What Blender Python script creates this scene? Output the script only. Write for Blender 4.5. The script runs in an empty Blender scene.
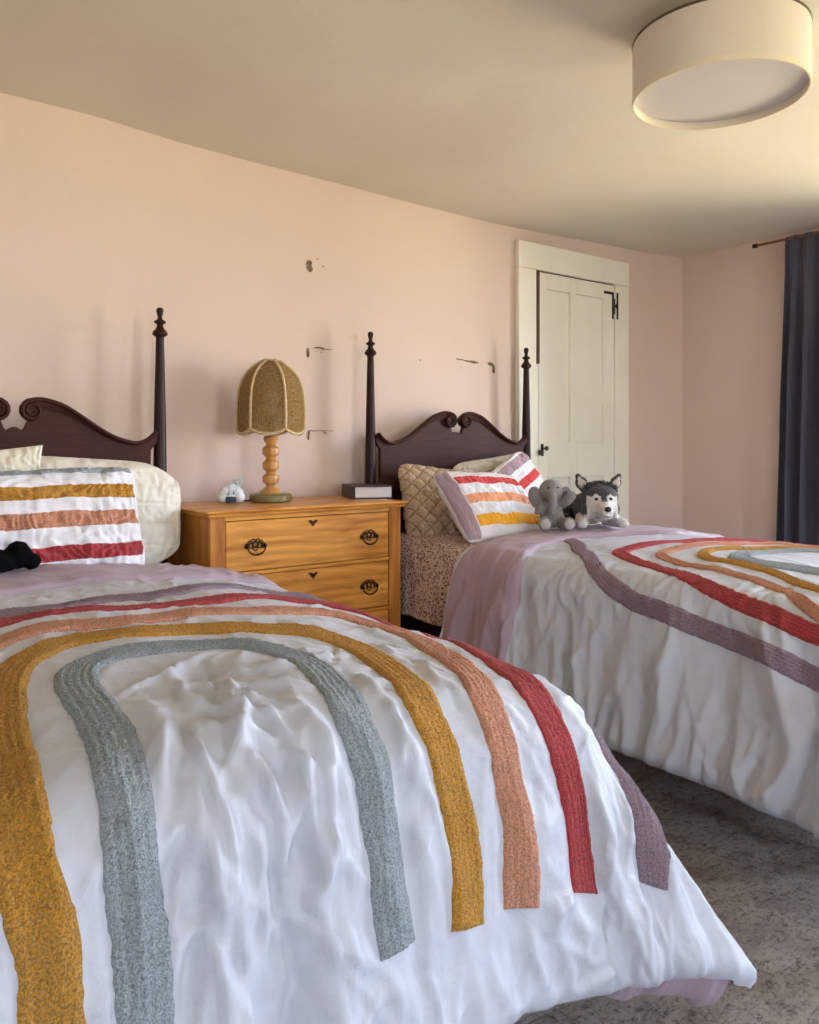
import bpy, math, random
import numpy as np
from mathutils import Vector, Matrix
R = math.radians
random.seed(7)
C = bpy.context.scene.collection

# ------------------------------------------------------------------ helpers
def mesh_obj(name, V, Fc, mat=None, parent=None, smooth=True, mats=None, fmi=None):
    me = bpy.data.meshes.new(name)
    V = np.asarray(V, dtype=np.float64).reshape(-1, 3)
    me.from_pydata(V.tolist(), [], [tuple(int(i) for i in f) for f in Fc])
    me.validate()
    if mats:
        for m in mats: me.materials.append(m)
    elif mat: me.materials.append(mat)
    if fmi is not None: me.polygons.foreach_set('material_index', fmi)
    me.polygons.foreach_set('use_smooth', [smooth]*len(me.polygons))
    me.update()
    o = bpy.data.objects.new(name, me); C.objects.link(o)
    if parent: o.parent = parent
    return o

def tag(o, label=None, cat=None, group=None, kind=None):
    if label: o['label'] = label
    if cat: o['category'] = cat
    if group: o['group'] = group
    if kind: o['kind'] = kind
    return o

def thing(name, label, cat, loc=(0, 0, 0), rz=0, group=None):
    o = bpy.data.objects.new(name, None); C.objects.link(o)
    o.location = loc; o.rotation_euler = (0, 0, rz); o.empty_display_size = .05
    return tag(o, label, cat, group)

class MB:
    """collects shapes, builds ONE mesh object"""
    def __init__(s): s.V = []; s.F = []
    def add(s, V, Fc):
        n = len(s.V); s.V += [tuple(v) for v in V]; s.F += [tuple(n+i for i in f) for f in Fc]; return s
    def box(s, c, d, bev=0.0, M=None):
        x, y, z = [k/2 for k in d]; b = min(bev, x*.9, y*.9, z*.9)
        V = []; Fc = []
        if b <= 0:
            V = [(sx*x, sy*y, sz*z) for sx in (-1, 1) for sy in (-1, 1) for sz in (-1, 1)]
            Fc = [(0, 1, 3, 2), (4, 6, 7, 5), (0, 4, 5, 1), (2, 3, 7, 6), (0, 2, 6, 4), (1, 5, 7, 3)]
        else:
            idx = {}
            for sx in (-1, 1):
                for sy in (-1, 1):
                    for sz in (-1, 1):
                        for k, p in enumerate(((x, y-b, z-b), (x-b, y, z-b), (x-b, y-b, z))):
                            idx[(sx, sy, sz, k)] = len(V); V.append((sx*p[0], sy*p[1], sz*p[2]))
                        Fc.append(tuple(idx[(sx, sy, sz, k)] for k in ((0, 1, 2) if sx*sy*sz > 0 else (0, 2, 1))))
            for sg in (-1, 1):
                q = [(1, 1), (-1, 1), (-1, -1), (1, -1)]
                Fc.append(tuple(idx[(sg, a, b2, 0)] for a, b2 in (q if sg > 0 else q[::-1])))
                Fc.append(tuple(idx[(a, sg, b2, 1)] for a, b2 in (q[::-1] if sg > 0 else q)))
                Fc.append(tuple(idx[(a, b2, sg, 2)] for a, b2 in (q if sg > 0 else q[::-1])))
                for sh in (-1, 1):
                    f = [idx[(sg, sh, 1, 0)], idx[(sg, sh, 1, 1)], idx[(sg, sh, -1, 1)], idx[(sg, sh, -1, 0)]]
                    Fc.append(tuple(f if sg*sh > 0 else f[::-1]))
                    f = [idx[(sg, 1, sh, 0)], idx[(sg, 1, sh, 2)], idx[(sg, -1, sh, 2)], idx[(sg, -1, sh, 0)]]
                    Fc.append(tuple(f[::-1] if sg*sh > 0 else f))
                    f = [idx[(1, sg, sh, 1)], idx[(1, sg, sh, 2)], idx[(-1, sg, sh, 2)], idx[(-1, sg, sh, 1)]]
                    Fc.append(tuple(f if sg*sh > 0 else f[::-1]))
        V = [Vector(v) for v in V]
        if M is not None: V = [M @ v for v in V]
        V = [v + Vector(c) for v in V]
        return s.add(V, Fc)
    def lathe(s, prof, c=(0, 0, 0), n=32, M=None, ph=0.0):
        V = []; Fc = []
        for r, z in prof:
            for k in range(n):
                a = 2*math.pi*k/n + ph; V.append(Vector((r*math.cos(a), r*math.sin(a), z)))
        m = len(prof)
        for i in range(m-1):
            for k in range(n):
                k2 = (k+1) % n; Fc.append((i*n+k, i*n+k2, (i+1)*n+k2, (i+1)*n+k))
        Fc.append(tuple(range(n))[::-1]); Fc.append(tuple((m-1)*n+k for k in range(n)))
        if M is not None: V = [M @ v for v in V]
        return s.add([v+Vector(c) for v in V], Fc)
    def tube(s, pts, r, n=8, closed=False, flat=None):
        P = [Vector(p) for p in pts]; m = len(P); V = []; Fc = []
        up = None
        for i, p in enumerate(P):
            if closed: t = P[(i+1) % m]-P[i-1]
            else: t = P[min(i+1, m-1)]-P[max(i-1, 0)]
            t.normalize()
            if up is None:
                up = Vector((0, 0, 1)) if abs(t.z) < .9 else Vector((0, 1, 0))
            a = up.cross(t)
            if a.length < 1e-5: a = Vector((1, 0, 0)).cross(t)
            a.normalize(); b = t.cross(a); up = b
            rr = r[i] if isinstance(r, (list, tuple)) else r
            for k in range(n):
                w = 2*math.pi*k/n; V.append(p+a*math.cos(w)*rr+b*math.sin(w)*rr*(flat or 1))
        for i in range(m if closed else m-1):
            j = (i+1) % m
            for k in range(n):
                k2 = (k+1) % n; Fc.append((i*n+k, i*n+k2, j*n+k2, j*n+k))
        if not closed:
            Fc.append(tuple(range(n))[::-1]); Fc.append(tuple((m-1)*n+k for k in range(n)))
        return s.add(V, Fc)
    def ell(s, c, r, M=None, n=20, m=14):
        V = [Vector((0, 0, -r[2]))]; Fc = []
        for i in range(1, m):
            a = math.pi*i/m
            for k in range(n):
                w = 2*math.pi*k/n
                V.append(Vector((r[0]*math.sin(a)*math.cos(w), r[1]*math.sin(a)*math.sin(w), -r[2]*math.cos(a))))
        V.append(Vector((0, 0, r[2]))); L = len(V)-1
        for k in range(n):
            k2 = (k+1) % n
            Fc.append((0, 1+k2, 1+k)); Fc.append((L, L-n+k, L-n+k2))
            for i in range(m-2): Fc.append((1+i*n+k, 1+i*n+k2, 1+(i+1)*n+k2, 1+(i+1)*n+k))
        if M is not None: V = [M @ v for v in V]
        return s.add([v+Vector(c) for v in V], Fc)
    def prism(s, poly, y0, y1, M=None, c=(0, 0, 0)):
        """poly in xz, extruded along y"""
        n = len(poly)
        V = [Vector((p[0], y0, p[1])) for p in poly]+[Vector((p[0], y1, p[1])) for p in poly]
        Fc = [tuple(range(n)), tuple(range(n, 2*n))[::-1]]
        for k in range(n):
            k2 = (k+1) % n; Fc.append((k2, k, n+k, n+k2))
        if M is not None: V = [M @ v for v in V]
        return s.add([v+Vector(c) for v in V], Fc)
    def build(s, name, mat, parent=None, smooth=False, angle=None):
        o = mesh_obj(name, s.V, s.F, mat, parent, smooth)
        if angle:
            o.data.polygons.foreach_set('use_smooth', [True]*len(o.data.polygons))
            try: o.data.set_sharp_from_angle(angle=R(angle))
            except Exception: pass
        return o

def grid_faces(n, m, flip=False):
    i, j = np.meshgrid(np.arange(n-1), np.arange(m-1), indexing='ij')
    a = (i*m+j).ravel(); f = np.stack([a, a+m, a+m+1, a+1], 1)
    return f[:, ::-1] if flip else f

# value-gradient noise, numpy
_rng = np.random.RandomState(11)
_P = np.tile(_rng.permutation(256), 2); _G = _rng.uniform(0, 2*math.pi, 256)
def pn(x, y, seed=0):
    x = np.asarray(x, float)+seed*17.31; y = np.asarray(y, float)+seed*5.77
    xi = np.floor(x).astype(int); yi = np.floor(y).astype(int); xf = x-xi; yf = y-yi
    def g(ix, iy, dx, dy):
        a = _G[_P[(_P[ix & 255]+iy) & 255]]
        return np.cos(a)*dx+np.sin(a)*dy
    u = xf**3*(xf*(xf*6-15)+10); v = yf**3*(yf*(yf*6-15)+10)
    a = g(xi, yi, xf, yf)*(1-u)+g(xi+1, yi, xf-1, yf)*u
    b = g(xi, yi+1, xf, yf-1)*(1-u)+g(xi+1, yi+1, xf-1, yf-1)*u
    return (a*(1-v)+b*v)*1.5
def ss(a, b, x):
    t = np.clip((x-a)/(b-a), 0, 1); return t*t*(3-2*t)

# ------------------------------------------------------------------ materials
def newmat(name):
    m = bpy.data.materials.new(name); m.use_nodes = True
    nt = m.node_tree; b = nt.nodes['Principled BSDF']; return m, nt, b
def N(nt, typ, **kw):
    n = nt.nodes.new(typ)
    for k, v in kw.items():
        if k in n.inputs: n.inputs[k].default_value = v
        else: setattr(n, k, v)
    return n
def coords(nt, scale=(1, 1, 1), kind='Object', rot=(0, 0, 0)):
    tc = N(nt, 'ShaderNodeTexCoord'); mp = N(nt, 'ShaderNodeMapping')
    mp.inputs['Scale'].default_value = scale; mp.inputs['Rotation'].default_value = rot
    nt.links.new(tc.outputs[kind], mp.inputs['Vector']); return mp.outputs['Vector']
def ramp(nt, fac, stops, interp='LINEAR'):
    r = N(nt, 'ShaderNodeValToRGB'); r.color_ramp.interpolation = interp
    e = r.color_ramp.elements
    while len(e) < len(stops): e.new(.5)
    for el, (p, c) in zip(e, stops): el.position = p; el.color = (*c, 1)
    nt.links.new(fac, r.inputs['Fac']); return r.outputs['Color']
def noise(nt, vec, scale, detail=4, rough=.5, dist=0.0):
    n = N(nt, 'ShaderNodeTexNoise'); n.inputs['Scale'].default_value = scale; n.inputs['Detail'].default_value = detail
    n.inputs['Roughness'].default_value = rough; n.inputs['Distortion'].default_value = dist
    nt.links.new(vec, n.inputs['Vector']); return n.outputs['Fac']
def bump(nt, b, h, strength=.3, dist=.01):
    n = N(nt, 'ShaderNodeBump'); n.inputs['Strength'].default_value = strength; n.inputs['Distance'].default_value = dist
    nt.links.new(h, n.inputs['Height']); nt.links.new(n.outputs['Normal'], b.inputs['Normal'])
def plain(name, col, rough=.6, var=.06, ns=40, bs=.15, bd=.002, bscale=200, metal=0, sheen=0, spec=.5):
    m, nt, b = newmat(name); v = coords(nt)
    c2 = tuple(max(0, c*(1-var*2)) for c in col); c3 = tuple(min(1, c*(1+var)) for c in col)
    nt.links.new(ramp(nt, noise(nt, v, ns), [(.3, c2), (.7, c3)]), b.inputs['Base Color'])
    b.inputs['Roughness'].default_value = rough; b.inputs['Metallic'].default_value = metal
    b.inputs['Specular IOR Level'].default_value = spec
    if sheen: b.inputs['Sheen Weight'].default_value = sheen
    if bs: bump(nt, b, noise(nt, v, bscale, 3), bs, bd)
    return m

def wall_mat(name, col, stain):
    m, nt, b = newmat(name); v = coords(nt)
    f = noise(nt, v, 1.3, 5, .55)
    nt.links.new(ramp(nt, f, [(.3, stain), (.65, col)]), b.inputs['Base Color'])
    b.inputs['Roughness'].default_value = .62
    b.inputs['Specular IOR Level'].default_value = .35
    a = noise(nt, v, 6, 5, .55); bump(nt, b, a, .35, .012); return m
M_wall = wall_mat('peach_plaster', (.735, .585, .505), (.71, .555, .475))
M_wall2 = wall_mat('pale_bounce_plaster', (.72, .735, .76), (.69, .70, .72))  # unseen front and left walls; pale cool colour chosen to bounce bluish light
M_ceil = wall_mat('aged_ceiling_paint', (.77, .72, .60), (.72, .66, .54))
M_door = plain('cream_door_paint', (.90, .87, .75), .4, .03, 3, .12, .002, 60)
M_white = plain('white_window_paint', (.78, .77, .72), .4, .03, 5, .05)
M_iron = plain('black_iron', (.02, .018, .016), .45, .1, 60, .3, .001, 150, .5)
M_doorgap = plain('stained_edge_gap_shade', (.10, .035, .016), .6, .2, 20)  # brown stain of the door edge, reused as painted shade over the door

def wood(name, dark, light, scale, stretch, rough=.35, coat=.2, dist=.6, bs=.08, kn=0):
    m, nt, b = newmat(name); v = coords(nt, stretch)
    f = noise(nt, v, scale, 6, .6, dist)
    w = N(nt, 'ShaderNodeTexWave'); w.bands_direction = 'X' if stretch[0] > 2 else 'Z'; w.inputs['Scale'].default_value = scale*.5; w.inputs['Distortion'].default_value = 7
    w.inputs['Detail'].default_value = 3; w.inputs['Detail Scale'].default_value = 1.2
    nt.links.new(v, w.inputs['Vector'])
    mx = N(nt, 'ShaderNodeMath', operation='MULTIPLY_ADD'); mx.inputs[1].default_value = .13
    nt.links.new(w.outputs['Fac'], mx.inputs[0]); nt.links.new(f, mx.inputs[2])
    nt.links.new(ramp(nt, mx.outputs[0], [(.36, dark), (.68, light)]), b.inputs['Base Color'])
    b.inputs['Roughness'].default_value = rough; b.inputs['Specular IOR Level'].default_value = .22; b.inputs['Coat Weight'].default_value = coat; b.inputs['Coat Roughness'].default_value = .25
    bump(nt, b, mx.outputs[0], bs, .002); return m
M_mahog = wood('mahogany', (.032, .007, .005), (.055, .0125, .008), 9, (.6, 6, 6), .55, .0)
M_mahogv = wood('mahogany_post', (.014, .004, .003), (.036, .009, .0065), 9, (6, 6, .6), .45, .04)
M_pine = wood('honey_pine', (.42, .145, .022), (.76, .34, .065), 3.2, (.8, 5, 5), .38, .25, .9)
M_pinev = wood('honey_pine_upright', (.33, .105, .018), (.60, .235, .045), 3.2, (5, 5, .8), .38, .25, .9)
M_beech = wood('turned_lamp_wood', (.52, .24, .06), (.66, .34, .11), 6, (4, 4, 1), .3, .3)
M_olive = plain('olive_lacquer', (.21, .16, .05), .35, .08, 20, .05)
M_brass = plain('aged_bronze', (.045, .022, .010), .4, .3, 90, .3, .001, 200, .7)
M_black = plain('black_gap_shade', (.006, .005, .004), .8, .1, 20, 0)

def cloth(name, col, rough=.75, fine=900, bs=.12, sheen=.15, var=.02, macro=0):
    m, nt, b = newmat(name); v = coords(nt)
    c2 = tuple(c*(1-var) for c in col)
    nt.links.new(ramp(nt, noise(nt, v, 4), [(.35, c2), (.65, col)]), b.inputs['Base Color'])
    b.inputs['Roughness'].default_value = rough; b.inputs['Sheen Weight'].default_value = sheen
    b.inputs['Specular IOR Level'].default_value = .5 if rough < .5 else .3
    if macro:
        f = noise(nt, v, 26, 5, .6, .8); g = noise(nt, v, fine, 2)
        a = N(nt, 'ShaderNodeMath', operation='MULTIPLY_ADD'); a.inputs[1].default_value = .06
        nt.links.new(g, a.inputs[0]); nt.links.new(f, a.inputs[2]); bump(nt, b, a.outputs[0], macro, .006)
    else: bump(nt, b, noise(nt, v, fine, 2), bs, .001)
    return m
M_duvet = cloth('white_duvet_cotton', (.535, .55, .61), .46, 900, .1, .1, .02, .4)
M_mauve = cloth('mauve_lining_cotton', (.40, .29, .34), .6, 900, .1, .15, .05, .22)
M_cream = cloth('cream_cotton', (.78, .73, .62), .7, 700, .12, .15, .02, .12)
M_pillow = cloth('white_pillow_cotton', (.80, .77, .80), .65, 900, .1, .15, .02, .3)
M_greige = cloth('greige_cotton', (.60, .54, .47), .8, 500, .3, .2, .05, .15)
M_curtain = cloth('slate_blue_curtain', (.075, .074, .100), .85, 500, .3, .25, .1)

def tuft(name, col, dark=.45, scale=210):
    m, nt, b = newmat(name); v = coords(nt)
    vo = N(nt, 'ShaderNodeTexVoronoi'); vo.inputs['Scale'].default_value = scale*1.7; nt.links.new(v, vo.inputs['Vector'])
    f = noise(nt, v, scale*1.3, 4, .8, 0)
    a = N(nt, 'ShaderNodeMath', operation='MULTIPLY_ADD'); a.inputs[1].default_value = -.30
    nt.links.new(vo.outputs['Distance'], a.inputs[0]); nt.links.new(f, a.inputs[2])
    lo = tuple(c*dark for c in col); hi = tuple(min(1, c*1.2+.01) for c in col)
    nt.links.new(ramp(nt, a.outputs[0], [(.22, lo), (.40, col), (.62, hi)]), b.inputs['Base Color'])
    b.inputs['Roughness'].default_value = .95; b.inputs['Sheen Weight'].default_value = .25; b.inputs['Specular IOR Level'].default_value = .1
    bump(nt, b, a.outputs[0], 1.0, .006); return m
T_silver = tuft('silver_tufting', (.47, .53, .56), .55)
T_yellow = tuft('mustard_tufting', (.78, .36, .025), .5)
T_peach = tuft('peach_tufting', (.84, .37, .21), .6)
T_red = tuft('red_tufting', (.60, .045, .05), .55)
T_purple = tuft('dusty_purple_tufting', (.40, .275, .335), .55)

def floral_mat():
    m, nt, b = newmat('floral_cotton'); v = coords(nt)
    n = noise(nt, v, 30, 2)
    vo = N(nt, 'ShaderNodeTexVoronoi'); vo.inputs['Scale'].default_value = 88; nt.links.new(v, vo.inputs['Vector'])
    vo2 = N(nt, 'ShaderNodeTexVoronoi'); vo2.inputs['Scale'].default_value = 130; nt.links.new(v, vo2.inputs['Vector'])
    c1 = ramp(nt, vo.outputs['Distance'], [(.24, (.10, .045, .05)), (.36, (.36, .22, .21)), (.50, (.68, .56, .52))])
    c2 = ramp(nt, vo2.outputs['Distance'], [(.20, (.30, .20, .19)), (.36, (.90, .84, .80))])
    mx = N(nt, 'ShaderNodeMix', data_type='RGBA', blend_type='MULTIPLY'); mx.inputs[0].default_value = 1
    nt.links.new(c1, mx.inputs[6]); nt.links.new(c2, mx.inputs[7]); nt.links.new(mx.outputs[2], b.inputs['Base Color'])
    b.inputs['Roughness'].default_value = .8; bump(nt, b, n, .3, .01); return m
M_floral = floral_mat()

def crochet_mat():
    m, nt, b = newmat('tan_crochet'); v = coords(nt)
    vo = N(nt, 'ShaderNodeTexVoronoi'); vo.inputs['Scale'].default_value = 170; nt.links.new(v, vo.inputs['Vector'])
    col = ramp(nt, vo.outputs['Distance'], [(.15, (.74, .58, .41)), (.6, (.46, .32, .20))])
    sp = N(nt, 'ShaderNodeSeparateXYZ'); nt.links.new(v, sp.inputs[0])
    masks = []
    for op in ('ADD', 'SUBTRACT'):
        a = N(nt, 'ShaderNodeMath', operation=op); nt.links.new(sp.outputs['X'], a.inputs[0]); nt.links.new(sp.outputs['Z'], a.inputs[1])
        c = N(nt, 'ShaderNodeMath', operation='MULTIPLY'); c.inputs[1].default_value = math.pi/.07; nt.links.new(a.outputs[0], c.inputs[0])
        d = N(nt, 'ShaderNodeMath', operation='COSINE'); nt.links.new(c.outputs[0], d.inputs[0])
        e = N(nt, 'ShaderNodeMath', operation='ABSOLUTE'); nt.links.new(d.outputs[0], e.inputs[0]); masks.append(e)
    mn = N(nt, 'ShaderNodeMath', operation='MINIMUM'); nt.links.new(masks[0].outputs[0], mn.inputs[0]); nt.links.new(masks[1].outputs[0], mn.inputs[1])
    lat = ramp(nt, mn.outputs[0], [(.10, (.60, .54, .48)), (.30, (1, 1, 1))])
    mx = N(nt, 'ShaderNodeMix', data_type='RGBA', blend_type='MULTIPLY'); mx.inputs[0].default_value = 1
    nt.links.new(col, mx.inputs[6]); nt.links.new(lat, mx.inputs[7]); nt.links.new(mx.outputs[2], b.inputs['Base Color'])
    b.inputs['Roughness'].default_value = .95; bump(nt, b, vo.outputs['Distance'], -.8, .005); return m
M_crochet = crochet_mat()

def rug_mat():
    m, nt, b = newmat('distressed_rug_pile'); v = coords(nt)
    base = ramp(nt, noise(nt, v, 7, 12, .82, .6), [(.36, (.46, .38, .34)), (.46, (.80, .69, .61)), (.53, (.88, .78, .69)), (.64, (.95, .88, .79))])
    vs = coords(nt, (9, 26, 1), rot=(0, 0, R(-30)))
    pat = ramp(nt, noise(nt, vs, 2.0, 10, .8, .8), [(.40, (.50, .43, .40)), (.47, (1, 1, 1))])
    spk = ramp(nt, noise(nt, v, 60, 6, .9), [(.38, (.38, .35, .33)), (.49, (1, 1, 1))])
    mxs = N(nt, 'ShaderNodeMix', data_type='RGBA', blend_type='MULTIPLY'); mxs.inputs[0].default_value = 1
    nt.links.new(base, mxs.inputs[6]); nt.links.new(spk, mxs.inputs[7]); base = mxs.outputs[2]
    must = noise(nt, v, 2.1, 3, .5, .5)
    mcol = ramp(nt, must, [(.57, (0, 0, 0)), (.68, (.5, .5, .5))])
    mx = N(nt, 'ShaderNodeMix', data_type='RGBA', blend_type='MULTIPLY'); mx.inputs[0].default_value = .9
    nt.links.new(base, mx.inputs[6]); nt.links.new(pat, mx.inputs[7])
    m2 = N(nt, 'ShaderNodeMix', data_type='RGBA'); nt.links.new(mcol, m2.inputs[0])
    nt.links.new(mx.outputs[2], m2.inputs[6]); m2.inputs[7].default_value = (.50, .37, .35, 1)
    # mustard medallion fragment
    tc = N(nt, 'ShaderNodeTexCoord'); di = N(nt, 'ShaderNodeVectorMath', operation='DISTANCE')
    nt.links.new(tc.outputs['Object'], di.inputs[0]); di.inputs[1].default_value = (1.78, 1.55, .01)
    nz = noise(nt, v, 9, 5, .7); ad = N(nt, 'ShaderNodeMath', operation='MULTIPLY_ADD'); ad.inputs[1].default_value = .45
    nt.links.new(nz, ad.inputs[0]); nt.links.new(di.outputs['Value'], ad.inputs[2])
    mk = ramp(nt, ad.outputs[0], [(.30, (.75, .75, .75)), (.40, (0, 0, 0))])
    m3 = N(nt, 'ShaderNodeMix', data_type='RGBA'); nt.links.new(mk, m3.inputs[0])
    nt.links.new(m2.outputs[2], m3.inputs[6]); m3.inputs[7].default_value = (.55, .32, .09, 1)
    nt.links.new(m3.outputs[2], b.inputs['Base Color'])
    b.inputs['Roughness'].default_value = 1; b.inputs['Specular IOR Level'].default_value = .05
    f = noise(nt, v, 45, 10, .85); bump(nt, b, f, 1.0, .05); return m
M_rug = rug_mat()
M_floor = wood('old_floorboards', (.06, .03, .018), (.16, .09, .05), 3, (6, .6, 1), .5, .1)

def glass_mat():
    m, nt, b = newmat('window_glass'); nt.nodes.remove(b); out = nt.nodes['Material Output']
    t = N(nt, 'ShaderNodeBsdfTransparent'); g = N(nt, 'ShaderNodeBsdfGlossy'); g.inputs['Roughness'].default_value = .02
    fr = N(nt, 'ShaderNodeFresnel'); fr.inputs['IOR'].default_value = 1.3
    mx = N(nt, 'ShaderNodeMixShader'); nt.links.new(fr.outputs[0], mx.inputs[0])
    nt.links.new(t.outputs[0], mx.inputs[1]); nt.links.new(g.outputs[0], mx.inputs[2]); nt.links.new(mx.outputs[0], out.inputs['Surface']); return m
M_glass = glass_mat()

# ------------------------------------------------------------------ room
WB, WR, WF, WL = 3.235, 4.85, -3.70, -1.75     # back (headboard) wall y, right wall x, front wall y, left wall x
H = 2.62
def struct(o): o['kind'] = 'structure'; return o
m = MB(); m.box(((WL+WR)/2, (WB+WF)/2, -.05), (WR-WL+.4, WB-WF+.4, .1)); struct(m.build('floor', M_floor))
# back wall (plain), slight plaster waviness as real relief
nx, nz = 130, 54
X, Z = np.meshgrid(np.linspace(WL-.1, WR+.1, nx), np.linspace(0, H, nz), indexing='ij')
Yw = WB+.004*pn(X*1.2, Z*1.2, 3)+.0015*pn(X*4, Z*4, 4)
V = np.concatenate([np.stack([X, Yw, Z], -1).reshape(-1, 3), np.array([[WL-.1, WB+.15, 0], [WR+.1, WB+.15, 0], [WR+.1, WB+.15, H], [WL-.1, WB+.15, H]])])
Fc = [tuple(f) for f in grid_faces(nx, nz)]; q = nx*nz
Fc += [(q, q+3, q+2, q+1)]
wall_back = struct(mesh_obj('wall_back', V, Fc, M_wall))
def wall_with_holes(name, axis, pos, th, lo, hi, holes):
    """axis 'x': wall at x=pos spanning y lo..hi ; holes (a0,a1,z0,z1)"""
    mb = MB(); holes = sorted(holes); cur = lo
    def bx(a0, a1, z0, z1):
        if a1-a0 < 1e-4 or z1-z0 < 1e-4: return
        c = (pos+th/2, (a0+a1)/2, (z0+z1)/2) if axis == 'x' else ((a0+a1)/2, pos+th/2, (z0+z1)/2)
        d = (abs(th), a1-a0, z1-z0) if axis == 'x' else (a1-a0, abs(th), z1-z0)
        mb.box(c, d)
    for a0, a1, z0, z1 in holes:
        bx(cur, a0, 0, H); bx(a0, a1, 0, z0); bx(a0, a1, z1, H); cur = a1
    bx(cur, hi, 0, H)
    return struct(mb.build(name, M_wall if name == 'wall_right' else M_wall2))
HR = [(.68, 1.88, .50, 2.18), (-1.40, -.20, .50, 2.18)]
HF = [(-.75, -.05, .50, 2.16), (1.75, 2.60, .50, 2.16)]
wall_with_holes('wall_right', 'x', WR, .16, WF-.16, WB, HR)
wall_with_holes('wall_front', 'y', WF, -.16, WL-.1, WR+.1, HF)
wall_with_holes('wall_left', 'x', WL, -.16, WF-.16, WB, [])

# ceiling: old sagging plaster
cx_ = [0, .606, .961, 1.307, 2.428, 3.122, 3.63, 4.347, 4.855]
cz_ = [2.405, 2.405, 2.402, 2.38, 2.348, 2.345, 2.35, 2.376, 2.404]
X, Y = np.meshgrid(np.linspace(WL-.05, WR+.05, 150), np.linspace(WF-.05, WB+.05, 180), indexing='ij')
edge = np.interp(X, cx_, cz_)
cove = .035*ss(WB-.35, WB, Y)+.0*X
k = ss(1.7, WB, Y)
Zc = 2.425*(1-k)+edge*k+.006*pn(X*1.3, Y*1.3, 5)+.003*pn(X*3.1, Y*3.1, 6)*(1-k)
Zc -= .012*ss(WR-.30, WR, X)*(1-k)
V = np.stack([X, Y, Zc], -1).reshape(-1, 3)
struct(mesh_obj('ceiling', V, [tuple(f) for f in grid_faces(150, 180, True)], M_ceil))

def window(n, axis, pos, th, a0, a1, z0, z1, sgn):
    """casing, sash, muntins, pane"""
    root = bpy.data.objects.new('window_%d' % n, None); C.objects.link(root); struct(root)
    def P(a, d, z): return (pos+d*sgn, a, z) if axis == 'x' else (a, pos+d*sgn, z)
    def D(a, d, z): return (d, a, z) if axis == 'x' else (a, d, z)
    am = (a0+a1)/2; w = a1-a0; zm = (z0+z1)/2; h = z1-z0
    f = MB()
    for s in (-1, 1): f.box(P(am+s*(w/2+.045), -.012, zm), D(.09, .024, h+.18), .004)
    f.box(P(am, -.012, z1+.045), D(w, .024, .09), .004)
    f.build('casing', M_white, root)
    f = MB(); f.box(P(am, -.03, z0-.02), D(w+.22, .09, .035), .005); f.build('sill', M_white, root)
    f = MB()
    for s in (-1, 1): f.box(P(am+s*(w/2-.022), .08, zm), D(.044, .04, h), .003)
    for z in (z0+.03, zm, z1-.025): f.box(P(am, .08, z), D(w-.08, .04, .05), .003)
    f.build('sash', M_white, root)
    f = MB(); f.box(P(am, .08, zm), D(.018, .02, h-.08)); 
    for z in (z0+h*.26, z0+h*.75): f.box(P(am, .08, z), D(w-.08, .02, .018))
    f.build('muntin', M_white, root)
    f = MB(); f.box(P(am, .085, zm), D(w-.07, .003, h-.07)); f.build('pane', M_glass, root)
    L = bpy.data.lights.new('window_portal', 'AREA'); L.shape = 'RECTANGLE'; L.size = w; L.size_y = h
    L.cycles.is_portal = True
    lo = bpy.data.objects.new('window_portal', L); C.objects.link(lo); lo.location = P(am, .165, zm)
    d = Vector((-sgn, 0, 0)) if axis == 'x' else Vector((0, -sgn, 0))
    lo.rotation_euler = d.to_track_quat('-Z', 'Z').to_euler()
window(1, 'x', WR, .16, *HR[0], 1)
window(2, 'x', WR, .16, *HR[1], 1)
window(3, 'y', WF, .16, *HF[0], -1)
window(4, 'y', WF, .16, *HF[1], -1)

# baseboards
for nm, c, d in (('baseboard_back', (1.6, WB-.012, .09), (3.2, .022, .18)), ('baseboard_right', (WR-.012, -.235, .09), (.022, 6.85, .18)),
                 ('baseboard_left', (WL+.012, -.235, .09), (.022, 6.85, .18)), ('baseboard_front', (1.55, WF+.012, .09), (6.5, .022, .18))):
    m = MB(); m.box(c, d, .006); struct(m.build(nm, M_door))

# paint chips on the headboard wall: irregular flakes of bare plaster
M_chip = plain('bare_plaster_chip', (.20, .135, .075), .9, .25, 90, .3)
M_edge = plain('lifted_paint_edge', (.66, .55, .46), .8, .1, 50)
def chip(pts, w, mat=M_chip):
    V = []; Fc = []
    for i, (x, z) in enumerate(pts):
        a = pts[max(i-1, 0)]; b = pts[min(i+1, len(pts)-1)]
        dx, dz = b[0]-a[0], b[1]-a[1]; L = math.hypot(dx, dz) or 1
        ww = w*(.5+random.random()*.7)/2*(0.4 if i in (0, len(pts)-1) else 1)
        for s in (-1, 1):
            for y in (WB-.0055, WB+.006): V.append((x-dz/L*ww*s, y, z+dx/L*ww*s))
    for i in range(len(pts)-1):
        a = i*4; b = a+4
        Fc += [(a, b, b+2, a+2), (a, a+1, b+1, b), (a+2, b+2, b+3, a+3)]
    Fc += [(0, 2, 3, 1), tuple(len(V)-4+k for k in (0, 1, 3, 2))]
    o = mesh_obj('paint_chip', V, Fc, mat, wall_back, False); return o
def dens(pts, n=4):
    out = []
    for (a, b), (c, d) in zip(pts, pts[1:]):
        for k in range(n): t = k/n; out.append((a+(c-a)*t+random.uniform(-.002, .002), b+(d-b)*t+random.uniform(-.0015, .0015)))
    return out+[pts[-1]]
chip(dens([(1.90, 1.975), (1.905, 1.94), (1.915, 1.925)]), .024)
chip(dens([(1.975, 1.958), (1.981, 1.957)], 2), .007)
chip(dens([(1.897, 1.57), (1.896, 1.525)]), .012); chip(dens([(1.93, 1.572), (1.962, 1.576), (1.985, 1.568)]), .007)
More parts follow.
